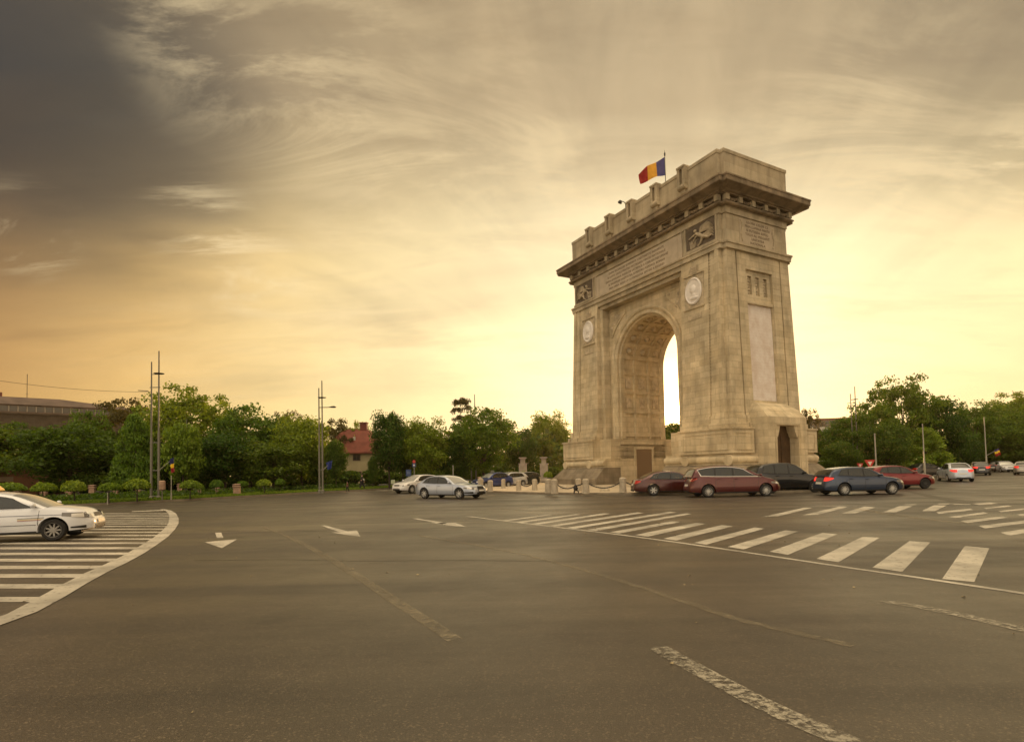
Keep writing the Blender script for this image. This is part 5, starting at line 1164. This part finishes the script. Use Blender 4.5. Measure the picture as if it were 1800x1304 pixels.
# bollards and chains round the plaza
BOLM = M_('bollard_stone', (.40, .34, .25), .8, var=.22, vscale=3, bump=.3)
m = MB(); m.lathe([(.27, 0), (.26, .06), (.215, .72), (.235, .74), (.235, .90), (.16, .985), (.02, 1.0)], 8); bm_ = m.build('body', BOLM, None, smooth=25); bm_ = (bm_.data, bpy.data.objects.remove(bm_))[0]
m = MB(); m.lathe([(.222, .70), (.245, .71), (.245, .735), (.222, .745)], 8); bc_ = m.build('collar', BOLM, None); bc_ = (bc_.data, bpy.data.objects.remove(bc_))[0]
bpos = {}
for i, (k, px, yb, yt, lab) in enumerate([('a', 845, 861, 840, 'first from the left, before the blue car'), ('b', 862, 863.5, 843.5, 'second from the left'), ('c', 885, 858, 841.5, 'third from the left, farther back'), ('d', 912, 862, 843.5, 'fourth from the left, before the silver hatchback'), ('e', 940, 861.5, 841.5, 'fifth from the left, before the dark car'),
        ('f', 964, 866, 841, 'left one of the close pair with a hanging chain'), ('g', 975, 867.5, 841.5, 'right one of the close pair, nearest the road'), ('h', 1017, 863, 840.5, 'behind the small iron chain support'), ('i', 1030, 867, 841, 'with a stained base, right of the chain support'), ('j', 1095, 865.5, 838.5, 'last one before the maroon sedan')]):
    g = G(px, yb, .15); h = P(px, yt, g.y).z - .15; bpos[k] = (g, h)
    t = thing('stone_bollard', 'stone bollard on the plaza edge, ' + lab, 'bollard', g, .2 * i, 'stone bollards round the plaza', scale=(h, h, h))
    for n_, m_ in (('body', bm_), ('collar', bc_)):
        o = bpy.data.objects.new(n_, m_); COL.objects.link(o); o.parent = t
def chain(a, b, sag, label):
    pa = Vector(a); pb = Vector(b); n = 34; m = MB()
    for k in range(n):
        u = (k + .5) / n; p = pa.lerp(pb, u) - Vector((0, 0, sag * 4 * u * (1 - u))); u2 = u + .5 / n; p2 = pa.lerp(pb, u2) - Vector((0, 0, sag * 4 * u2 * (1 - u2)))
        d = (p2 - p).normalized(); m.tube([p - d * .055, p + d * .055], .038 if k % 2 else .030, 5)
    o = m.build('chain', DARKM, None, smooth=50); tag(o, label, 'chain', 'chains between the bollards')
def btop(k, z=.78): g, h = bpos[k]; return (g.x, g.y, .15 + h * z)
sup = G(1012, 866.5, .15)
chain(btop('g'), (sup.x, sup.y, .62), .28, 'sagging dark chain from the close pair of bollards to the iron support'); chain((sup.x, sup.y, .62), btop('i'), .05, 'short dark chain from the iron support to the stained bollard'); chain(btop('i'), btop('j'), .42, 'long sagging dark chain ending at the last free bollard')
chain(btop('d'), btop('e'), .32, 'dark chain sagging before the parked silver hatchback'); chain(btop('j'), (btop('j')[0] + 3.0, btop('j')[1] + .2, .80), .42, 'dark chain running behind the maroon sedan'); chain(btop('f'), (btop('f')[0] + .35, btop('f')[1] - .1, .5), .33, 'dark chain hanging loose between the close pair of bollards')
t = thing('chain_support', 'small dark iron chain support on little feet, left of the stained bollard', 'support', sup)
m = MB(); m.lathe([(.05, .14), (.12, .2), (.16, .32), (.10, .42), (.12, .48), (.02, .56)], 9); m.build('stem', DARKM, t, smooth=50)
for a in (0, 2.1, 4.2): m = MB(); m.tube([(.05 * math.cos(a), .05 * math.sin(a), .2), (.16 * math.cos(a), .16 * math.sin(a), .12), (.2 * math.cos(a), .2 * math.sin(a), 0)], [.05, .035, .03], 6); m.build('foot', DARKM, t, smooth=50)
for px, yb, lab in ((992, 859, 'behind the first sagging chain'), (1063, 862.5, 'behind the long sagging chain')):
    g = G(px, yb, .15); m = MB(); m.sphere((0, 0, .02), .32, 12, 0, None, (1, 1, .85)); m.lathe([(.36, 0), (.36, .06), (.30, .08)], 14); o = m.build('stone_dome', BOLM, None, smooth=40, loc=g); tag(o, 'low rounded pale stone on the plaza ' + lab, 'stone', 'low stone domes')
# masts
def twin_mast(px1, px2, yb, yt1, yt2, label, disc=None, lamp=None, bars=(), Y=None):
    g1 = G(px1, yb, .1); Y = Y or g1.y; a = PX(px1, Y, .1); b = PX(px2, Y, .1); t = thing('twin_mast', label, 'mast', a); b = b - a; b.z = 0
    za = P(px1, yt1, Y).z - .1; zb = P(px2, yt2, Y).z - .1
    for q, h in ((Vector(), za), (b, zb)):
        m = MB(); m.lathe([(.085, 0), (.085, h * .45), (.06, h * .451), (.055, h * .8), (.045, h)], 10, 0, Matrix.Translation(q)); m.lathe([(.16, 0), (.15, .25), (.09, .3)], 10, 0, Matrix.Translation(q)); m.build('pole', POLE, t, smooth=30)
    for y in bars:
        z = P(px1, y, Y).z - .1; m = MB(); m.tube([(-.12, 0, z), (b.x + .12, 0, z)], .035, 6); m.build('crossbar', POLE, t)
    if disc:
        z = P(px1, disc, Y).z - .1; m = MB(); m.lathe([(.05, z - .05), (.30, z - .02), (.36, z + .02), (.05, z + .06)], 14, 0, Matrix.Translation(b)); m.build('lamp_disc', DARKM, t); m = MB(); m.tube([(0, 0, z - .04), (b.x, 0, z - .04)], .03, 6); m.build('crossbar', POLE, t)
    if lamp:
        z = P(px2, lamp[0], Y).z - .1; L_ = (lamp[1] - px2) / FPX * Y; m = MB(); m.tube([(0, 0, z), (b.x, 0, z), (b.x + L_ * .6, 0, z)], .04, 6); m.build('lamp_arm', POLE, t)
        m = MB(); m.loft([[(b.x + L_ * u, w_ * s1, z + h_ * s2) for s1, s2 in ((-1, -.4), (1, -.4), (1, .6), (0, 1), (-1, .6))] for u, w_, h_ in ((.5, .04, .04), (.66, .14, .09), (.85, .18, .11), (1.0, .03, .03))]); m.build('lamp_head', DARKM, t)
    return t, a, Y
t1, m1, Y1 = twin_mast(266, 279, 879, 636, 617, 'tall twin steel mast in the grass verge at left carrying the tricolour flag', disc=657, bars=(681, 778, 827, 872))
t2, m2, Y2 = twin_mast(561.5, 567, 867, 682, 669, 'twin mast with a street lamp arm carrying the blue flag', disc=699, lamp=(716, 592), bars=(826, 857))
t3, m3, Y3 = twin_mast(828.5, 836.5, 851, 712, 693, 'thin twin mast above the silver sedan', bars=(735, 791, 822))
t4, m4, Y4 = twin_mast(1500.5, 1508.5, 838, 692, 679, 'twin mast right of the arch behind the dark blue hatchback', disc=702, bars=(774, 804))
def slim(px, yb, yt, label, r=.06, top=None):
    g = G(px, yb, .1); h = P(px, yt, g.y).z - .1; t = thing('slim_pole', label, 'pole', g); m = MB(); m.lathe([(r * 1.6, 0), (r * 1.5, h * .3), (r * 1.05, h * .31), (r * .8, h)], 8); m.build('shaft', PALEP, t, smooth=30); m = MB(); m.lathe([(r * .9, h), (r * 1.3, h + .03), (.01, h + .08)], 8); m.build('cap', PALEP, t)
    return t, g
PALEP = M_('pale_pole_paint', (.34, .32, .26), .5, metal=.2)
slim(328, 864, 738, 'slim pale pole among the trees right of the tricolour flag'); slim(1541, 840, 763, 'slim pale pole with small arms above the red hatchback', .08); slim(1626, 838, 746, 'slim pale pole behind the light green young tree'); t5, g5 = slim(1735, 831, 734, 'slim pale pole carrying the tricolour flag at right')
slim(301, 879, 838, 'thin white sign post in the grass right of the twin mast', .03); slim(189, 887, 868, 'short thin stake in the grass', .02); slim(797, 858, 819, 'short park lamp post above the silver sedan', .05)
def arm_flag(px0, y0, px1, y1, Y, bands, label, pts):
    a = P(px0, y0, Y); b = P(px1, y1, Y - .25); t = thing('flag_bracket', 'slanting flag bracket of the ' + label[0], 'bracket', a); m = MB(); m.tube([(0, 0, 0), tuple(b - a)], [.03, .02], 6); m.build('arm', PALEP, t)
    f = thing('hanging_flag', label[1], 'flag', b)
    (x0, z0), (x1, z1), (x2, z2), (x3, z3) = [((p[0] - px1) / FPX * Y, -(p[1] - y1) / FPX * Y) for p in pts]     # quad: top-left, top-right, bottom-right, bottom-left
    for k, (nm, mat, v0, v1) in enumerate(bands):
        rows = []
        for i in range(7):
            v = v0 + (v1 - v0) * i / 6; row = []
            for j in range(9):
                u = j / 8; xl = x0 + (x3 - x0) * v; xr = x1 + (x2 - x1) * v; zl = z0 + (z3 - z0) * v; zr = z1 + (z2 - z1) * v
                row.append((xl + (xr - xl) * u, .10 * math.sin(u * 9 + v * 2), zl + (zr - zl) * u))
            rows.append(row)
        m = MB(); m.grid(rows); m.build(nm, mat, f, smooth=80)
TRI = [('blue_band', BLUE, 0, .38), ('yellow_band', YEL, .38, .68), ('red_band', RED, .68, 1)]
YELB = M_('flag_bright_yellow', (.80, .55, .03), .8)
TRI2 = [('blue_band', M_('flag_deep_blue', (.008, .015, .09), .8), 0, .40), ('yellow_band', YELB, .40, .68), ('red_band', M_('flag_crimson', (.30, .012, .03), .8), .68, 1)]
arm_flag(279, 827, 298, 811, Y1, TRI2, ('left twin mast', 'tricolour flag hanging from the tall twin mast at left'), [(296, 810), (305, 803), (307, 829), (301, 831)])
arm_flag(567, 827, 578, 816, Y2, [('cloth', EUB, 0, 1)], ('lamp mast', 'plain-looking blue flag hanging beside the street lamp mast'), [(573, 813), (584, 809), (583, 823), (575, 826)])
arm_flag(836.5, 822, 842, 815, Y3, [('yellow_band', YELB, 0, .5), ('red_band', RED, .5, 1)], ('third mast', 'narrow red and yellow flag above the silver sedan'), [(843.5, 809), (847, 811), (847, 822), (843.5, 824)])
arm_flag(1735, 800, 1748, 793, g5.y, [('blue_band', BLUE, 0, .3), ('yellow_band', YELB, .3, .62), ('red_band', RED, .62, 1)], ('slim pole', 'tricolour flag hanging from the slim pale pole at right'), [(1748, 791), (1756, 788), (1758, 799), (1751, 802)])
# overhead wire
a = P(-260, 620, 30); b = P(266, 689, Y1); m = MB(); m.tube([a.lerp(b, u) - Vector((0, 0, .55 * 4 * u * (1 - u))) for u in np.linspace(0, 1, 20)], .012, 5); o = m.build('overhead_wire', DARKM); tag(o, 'thin overhead wire running from the left edge to the tall twin mast', 'wire')
p_ = P(255, 687.5, Y1 - .3); m = MB(); m.tube([(-.5, 0, .06), (.25, 0, 0)], .03, 6); o = m.build('wire_insulator', DARKM, loc=p_); tag(o, 'small insulator on the overhead wire beside the tall twin mast', 'insulator')
# signs
SRED = M_('sign_red', (.42, .03, .02), .45); SWH = M_('sign_white', (.62, .58, .50), .5); SBL = M_('sign_blue', (.02, .045, .13), .5)
def sign(px, ytop, ybase_y, shape, w, label, mats, name='road_sign', dy=0):
    g = G(px, ybase_y, .05); Y = g.y; zt = P(px, ytop, Y).z - .05; t = thing(name, label, 'sign', g); r = w / FPX * Y / 2
    m = MB(); m.tube([(0, 0.03, 0), (0, 0.03, zt)], .035, 6); m.build('post', PALEP, t)
    if shape == 'yield':
        for s_, mat, nm, yo in ((1, SRED, 'red_triangle', 0), (.42, SWH, 'white_centre', -.012)):
            z0 = zt - r * .58; pts = [(-r * s_, z0 + r * .58 * s_), (r * s_, z0 + r * .58 * s_), (0, z0 - r * 1.15 * s_)]
            m = MB(); m.loft([[(x, yo - .01, z) for x, z in pts], [(x, yo + .01, z) for x, z in reversed(pts)][::-1]]); m.build(nm, mat, t)
    else:
        h = r * (1 if shape == 'sq' else 1.3); m = MB(); m.box(-r, r, -.02, .01, zt - 2 * h, zt); m.build('panel', mats[0], t)
        if len(mats) > 1:
            if shape == 'sq': m = MB(); m.loft([[(x, yy, z) for x, z in ((-r * .55, zt - h * 1.45), (r * .55, zt - h * 1.45), (0, zt - h * .4))] for yy in (-.03, -.022)]); m.build('white_triangle', mats[1], t)
            else: m = MB(); m.box(-r * .7, r * .7, -.03, -.022, zt - h * 1.3, zt - h * 1.05); m.box(-r * .7, r * .7, -.03, -.022, zt - h * .8, zt - h * .6); m.build('white_lines', mats[1], t)
    return t
sign(1530.5, 808, 845, 'yield', 19, 'red give-way sign with pale centre above the red hatchback', None)
sign(1513, 814, 842, 'yield', 12, 'small red give-way sign peeking over the dark blue hatchback', None)
t = sign(728.5, 814, 861, 'sq', 6.5, 'blue square crossing sign with white triangle above the silver sedan', [SBL, SWH])
g = G(728.5, 861, .05); m = MB(); m.lathe([(.001, -.01), (.15, -.01), (.15, .01), (.001, .01)], 20, 0, Matrix.Translation((0, -.02, P(728.5, 811, g.y).z - .05)) @ Matrix.Rotation(PI / 2, 4, 'X')); m.build('round_red_plate', SRED, t)
sign(718.5, 825, 861, 'rect', 9, 'dark blue board with pale lines between the white and the silver car', [SBL, M_('faded_line', (.12, .16, .26), .6)])
sign(691, 843, 862, 'sq', 7, 'small pale green-white panel left of the white car', [M_('pale_green_panel', (.34, .38, .24), .6)])
sign(866, 826.5, 853, 'sq', 6, 'small pale sign above the blue parked car', [M_('pale_sign', (.36, .38, .30), .6)])
g = G(285, 880, .1); t = thing('litter_bin', 'small reddish bin beside the foot of the tall twin mast', 'bin', (g.x, g.y, .1)); m = MB(); m.lathe([(.16, .75), (.2, .8), (.2, 1.35), (.12, 1.4)], 10); m.build('bucket', POSTM, t); m = MB(); m.tube([(0, 0, 0), (0, 0, .8)], .04, 6); m.build('leg', POLE, t)
# gate pillars
def pylon(px, yt, ys, lab):
    Y = 74; g = PX(px, Y, .12); h = P(px, yt, Y).z - .12; h2 = P(px, ys, Y).z - .12
    t = thing('gate_pillar', 'pale stone gate pillar with flat cap, ' + lab, 'pillar', g, -.1, 'gate pillars of the park'); m = MB(); m.ring(-.30, .30, -.30, .30, [(.1, 0), (.1, .3), (0, .34), (0, h - .25), (.08, h - .2), (.08, h - .12)]); m.build('shaft', GATEM, t)
    m = MB(); m.ring(-.42, .42, -.42, .42, [(0, h - .118), (.08, h - .08), (.08, h), (0, h + .02)]); m.build('cap', GATEM, t)
    for s_ in (-1, 1): m = MB(); m.ring(*sorted((s_ * .305, s_ * .52)), -.2, .2, [(0, 0), (0, h2 - .12), (.05, h2 - .1), (.05, h2)]); m.build('flanking_pier', GATEM, t)
GATEM = M_('gate_stone', (.42, .36, .29), .85, var=.25, vscale=1.5, bump=.3)
pylon(919, 804, 814, 'left one, above the parked cars'); pylon(956, 803.5, 814, 'right one, nearer the arch')

# ================================================================== BUILDINGS
ROOF = M_('red_tile_roof', (.15, .040, .024), .85, var=.25, vscale=1.2, bump=.5, bscale=8); ROOFD = M_('dark_red_roof', (.13, .030, .020), .8, var=.2, vscale=1)
WALLP = M_('ochre_plaster', (.34, .29, .16), .9, var=.15, vscale=.8); WIND = M_('dark_window_glass', (.03, .028, .025), .15, spec=.8); FRAME = M_('window_frame_pale', (.42, .38, .30), .6); FRAMED = M_('shutter_brown', (.09, .05, .035), .7)
def window(parent, x, z, w, h, y, frame=FRAME, bars=1):
    m = MB(); m.box(x - w / 2 - .08, x + w / 2 + .08, y - .06, y + .02, z - h / 2 - .08, z + h / 2 + .08); f = m.build('window', frame, parent); m = MB()
    n = bars + 1
    for i in range(n): a = x - w / 2 + w * i / n + .03; m.box(a, a + w / n - .06, y - .075, y - .062, z - h / 2 + .02, z + h / 2 - .02)
    m.build('pane', WIND, f)
# villa with the red roof, middle left
Yv = 82; a = PX(576, Yv); b = PX(668, Yv); cxv = (a + b) / 2; Wv = (b - a).length
t = thing('red_roofed_villa', 'ochre villa with a steep red tiled roof half hidden by the trees', 'house', (cxv.x, cxv.y, 0), R(4)); he = P(620, 796, Yv).z; hr = P(620, 752, Yv).z
m = MB(); m.box(-Wv / 2, Wv / 2, 0, 9, 0, he); m.build('wall', WALLP, t)
m = MB(); m.ring(-Wv / 2, Wv / 2, 0, 9, [(.5, he - .1), (.5, he + .1), (-.4, he + (hr - he) * .45), (-1.6, he + (hr - he) * .85), (-2.4, hr)]); rf = m.build('roof', ROOF, t)
m = MB(); m.ring(-Wv / 2 + 4.4, -Wv / 2 + 5.4, 2.0, 3.0, [(0, hr - 2.2), (0, hr + .8), (.1, hr + .85), (.1, hr + 1.0)]); m.build('chimney', ROOFD, rf)
m = MB(); m.box(-.2, .15, .55, .62, hr - 1.8, hr - 1.3); m.build('skylight', FRAME, rf)
xw_ = (627 - 622) / FPX * Yv
for xx in (xw_, xw_ - 3.0, xw_ + 3.0):
    window(t, xx, P(627, 804, Yv).z, .95, .75, 0, FRAMED); window(t, xx + .1, P(627, 835, Yv).z, 1.0, .95, 0, FRAMED)
# red-roofed house cut by the left edge
Yh = 58; a = PX(-160, Yh); b = PX(27, Yh); c_ = (a + b) / 2; Wh = (b - a).length
t = thing('red_roofed_house', 'house with a layered dark red roof and a white-barred window at the left edge', 'house', (c_.x, c_.y, 0), R(-6)); he = P(10, 792, Yh).z; hr = P(10, 757, Yh).z
m = MB(); m.box(-Wh / 2, Wh / 2 - .3, 0, 8, 0, he); m.build('wall', M_('brick_red_plaster', (.22, .10, .06), .9, var=.2, vscale=1), t)
m = MB(); m.ring(-Wh / 2, Wh / 2 - .3, 0, 8, [(.5, he - .15), (.5, he), (-.6, he + 1.0), (-.6, he + 1.05), (-.1, he + 1.06), (-1.2, he + 1.9), (-2.6, hr + .3)]); m.build('roof', ROOFD, t)
window(t, Wh / 2 - 1.25, P(15, 811, Yh).z, 1.5, 1.9, 0, FRAME, 3); window(t, Wh / 2 - 4.2, P(15, 811, Yh).z, 1.5, 1.9, 0, FRAME, 3)
m = MB(); m.box(-Wh / 2, Wh / 2 + .4, -1.6, -.01, P(10, 838, Yh).z - .5, P(10, 838, Yh).z); m.build('porch', M_('porch_stone', (.30, .22, .16), .8), t)
# big building far left
a = PX(-220, 178); b = PX(250, 226); d = b - a; L_ = d.length; t = thing('palace_building', 'large grey-brown building with a row of top-floor windows far behind the left trees', 'building', a, math.atan2(d.y, d.x))
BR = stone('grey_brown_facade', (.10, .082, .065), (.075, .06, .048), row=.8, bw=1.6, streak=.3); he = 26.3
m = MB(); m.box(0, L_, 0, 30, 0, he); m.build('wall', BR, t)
m = MB(); m.box(-.5, L_ + .5, -.5, .0, he - .5, he); m.build('cornice', BR, t)
m = MB(); m.box(.5, L_ - .5, .5, 29, he, he + 3.0); u_ = m.build('top_storey', M_('top_storey_wall', (.16, .11, .085), .9, var=.2, vscale=.3), t)
m = MB(); m.loft([[(-.3, -.2, he + 3.0), (L_ + .3, -.2, he + 3.0), (L_ + .3, 30, he + 3.0), (-.3, 30, he + 3.0)], [(5, 5, he + 6.2), (L_ - 26, 5, he + 6.2), (L_ - 26, 25, he + 6.2), (5, 25, he + 6.2)]]); rf = m.build('roof', M_('grey_roof', (.10, .07, .055), .8, var=.3, vscale=.3), t)
k = 0; x = 1.6
while x < L_ - 2 and k < 48:
    m = MB(); m.box(x - .12, x + .12, .32, .5, he + .5, he + 2.5); f = m.build('window_mullion', FRAME, t); m = MB(); m.box(x + .2, x + 2.2, .44, .49, he + .5, he + 2.5); m.build('window', WIND, t); x += 2.5; k += 1
for xr_, w_, h_, mt in ((46, 4.5, 1.4, ROOFD), (54, 3, 1.0, FRAME), (60, 4, 1.3, ROOFD), (63.5, 2.2, 1.6, ROOF)): m = MB(); m.box(L_ - 88 + xr_ - 20, L_ - 88 + xr_ + w_ - 20, 6, 9, he + 6.0, he + 6.2 + h_); m.build('rooftop_hut', mt, rf)
pa = P(31, 690, 205); t = thing('roof_antenna', 'thin antenna mast on the roof of the large far-left building', 'antenna', (pa.x, pa.y + 4, he + 5.0)); m = MB(); m.tube([(0, 0, 0), (0, 0, P(31, 658, 209).z - he - 5)], .10, 5); m.build('mast', DARKM, t); m = MB(); m.tube([(-.5, 0, 3), (.5, 0, 3)], .06, 4); m.build('crossbar', DARKM, t)
# pale block behind the right side of the arch
Yb = 150; a = PX(1425, Yb); b = PX(1500, Yb); t = thing('white_office_block', 'pale flat-roofed office block far behind the right edge of the arch', 'building', a, R(-12)); Wb = (b - a).length; hb = P(1455, 739, Yb).z
m = MB(); m.box(0, Wb, 0, 12, 0, hb); m.build('wall', M_('white_facade', (.50, .48, .42), .8, var=.1), t); m = MB(); m.box(-.4, Wb + .4, -.4, 12.4, hb, hb + .5); m.build('roof', ROOFD, t)
for r_ in range(4):
    m = MB(); m.box(.4, Wb - .4, -.06, -.01, 2 + r_ * 3.2, 3.6 + r_ * 3.2); m.build('window_band', WIND, t)
g = P(1447, 812, 62); t = thing('kiosk_awning', 'small pale flat canopy on thin legs just right of the arch foot', 'canopy', (g.x, g.y, 0)); m = MB(); m.box(-.9, .9, -.5, .5, 1.95, 2.05); m.build('top', SWH, t)
for sx, sy in ((-.8, -.4), (.8, -.4), (-.8, .4), (.8, .4)): m = MB(); m.tube([(sx, sy, 0), (sx, sy, 1.95)], .03, 5); m.build('leg', PALEP, t)

# ================================================================== PEOPLE
SKIN = M_('skin', (.40, .25, .17), .6)
def person(px, yb, H, label, top_c, leg_c, hair_c, hdg, bag=None, stride=.22):
    g = G(px, yb, .02 if px < 700 else 0); t = thing('person', label, 'person', g, hdg, scale=(H / 1.7,) * 3)
    J = {'pel': (0, 0, .92), 'sp': (.0, 0, 1.15), 'ch': (.02, 0, 1.36), 'nk': (.03, 0, 1.48), 'hd': (.05, 0, 1.58), 'ht': (.05, 0, 1.68)}
    E_ = [('pel', 'sp'), ('sp', 'ch'), ('ch', 'nk'), ('nk', 'hd'), ('hd', 'ht')]; rad = {'pel': .14, 'sp': .12, 'ch': .15, 'nk': .055, 'hd': .095, 'ht': .06}
    for s, nm in ((1, 'l'), (-1, 'r')):
        st = stride * s
        J['hp' + nm] = (0, .09 * s, .88); J['kn' + nm] = (st * .7 + .05, .10 * s, .48); J['an' + nm] = (st, .10 * s, .09); J['to' + nm] = (st + .17, .11 * s, .03)
        J['sh' + nm] = (.02, .18 * s, 1.40); J['el' + nm] = (-st * .5, .24 * s, 1.13); J['wr' + nm] = (-st * .9 + .08, .24 * s, .90); J['fi' + nm] = (-st * .9 + .12, .23 * s, .80)
        E_ += [('pel', 'hp' + nm), ('hp' + nm, 'kn' + nm), ('kn' + nm, 'an' + nm), ('an' + nm, 'to' + nm), ('ch', 'sh' + nm), ('sh' + nm, 'el' + nm), ('el' + nm, 'wr' + nm), ('wr' + nm, 'fi' + nm)]
        rad.update({'hp' + nm: .10, 'kn' + nm: .065, 'an' + nm: .045, 'to' + nm: .035, 'sh' + nm: .065, 'el' + nm: .045, 'wr' + nm: .032, 'fi' + nm: .028})
    def skin(nm, keys, edges, mat, grow=0, root='pel', cut=None):
        ks = list(keys); me = bpy.data.meshes.new(nm); me.from_pydata([J[k] for k in ks], [(ks.index(a), ks.index(b)) for a, b in edges if a in ks and b in ks], []); o = bpy.data.objects.new(nm, me); COL.objects.link(o)
        sm = o.modifiers.new('skin', 'SKIN'); 
        if not me.skin_vertices: me.attributes.new
        for k, v in zip(ks, me.skin_vertices[0].data): v.radius = (rad[k] + grow,) * 2; v.use_root = (k == root)
        ss = o.modifiers.new('sub', 'SUBSURF'); ss.levels = 2; ss.render_levels = 2
        dg = bpy.context.evaluated_depsgraph_get(); m2 = bpy.data.meshes.new_from_object(o.evaluated_get(dg)); bpy.data.objects.remove(o)
        m2.materials.clear(); m2.materials.append(mat); m2.name = nm; m2.polygons.foreach_set('use_smooth', [True] * len(m2.polygons)); o2 = bpy.data.objects.new(nm, m2); COL.objects.link(o2); o2.parent = t; return o2
    try:
        import bmesh
        def skin2(nm, keys, mat, grow, root):
            ks = list(keys); me = bpy.data.meshes.new(nm); bm = bmesh.new(); lay = bm.verts.layers.skin.verify(); vs = {}
            for k in ks:
                v = bm.verts.new(J[k]); v[lay].radius = (rad[k] + grow,) * 2; v[lay].use_root = (k == root); vs[k] = v
            for a, b in E_:
                if a in vs and b in vs: bm.edges.new((vs[a], vs[b]))
            bm.to_mesh(me); bm.free(); o = bpy.data.objects.new(nm, me); COL.objects.link(o); o.modifiers.new('skin', 'SKIN'); ss = o.modifiers.new('sub', 'SUBSURF'); ss.levels = 2
            dg = bpy.context.evaluated_depsgraph_get(); m2 = bpy.data.meshes.new_from_object(o.evaluated_get(dg)); bpy.data.objects.remove(o)
            m2.materials.clear(); m2.materials.append(mat); m2.name = nm; m2.polygons.foreach_set('use_smooth', [True] * len(m2.polygons)); o2 = bpy.data.objects.new(nm, m2); COL.objects.link(o2); o2.parent = t
        skin2('body', J.keys(), SKIN, 0, 'pel')
        skin2('jacket', ['pel', 'sp', 'ch', 'shl', 'shr', 'ell', 'elr', 'wrl', 'wrr'], M_('jacket_cloth', top_c, .9), .018, 'ch')
        skin2('trousers', ['pel', 'hpl', 'hpr', 'knl', 'knr', 'anl', 'anr'], M_('trouser_cloth', leg_c, .9), .016, 'pel')
    except Exception as ex: print('person skin failed', ex)
    m = MB(); m.sphere((.03, 0, 1.63), .105, 10, 0, None, (1, .95, 1.0)); m.build('hair', M_('hair', hair_c, .8), t, smooth=60)
    if bag: m = MB(); m.box(.05, .2, .22, .42, .95, 1.2); m.build('bag', M_('bag_cloth', bag, .8), t)
person(611, 865.3, 1.0, 'small child in a dark red jacket walking along the kerb before the villa', (.10, .025, .02), (.02, .018, .016), (.03, .02, .015), R(185))
person(636, 862.0, 1.65, 'person in dark clothes with a white bag walking under the trees before the villa', (.025, .022, .02), (.02, .018, .018), (.02, .015, .01), R(5), (.7, .66, .6))

# ================================================================== EVENING HAZE
HZ = bpy.data.materials.new('haze_air'); HZ.use_nodes = True; nt = HZ.node_tree; nt.nodes.clear()
v = nt.nodes.new('ShaderNodeVolumePrincipled'); v.inputs['Density'].default_value = HAZE_D; v.inputs['Color'].default_value = (1.0, .80, .52, 1); v.inputs['Anisotropy'].default_value = .72
oo = nt.nodes.new('ShaderNodeOutputMaterial'); nt.links.new(v.outputs[0], oo.inputs['Volume'])
mb = MB(); mb.box(-950, 950, -70, 950, -1, 60); o = mb.build('haze', HZ); struct(o, 'stuff')
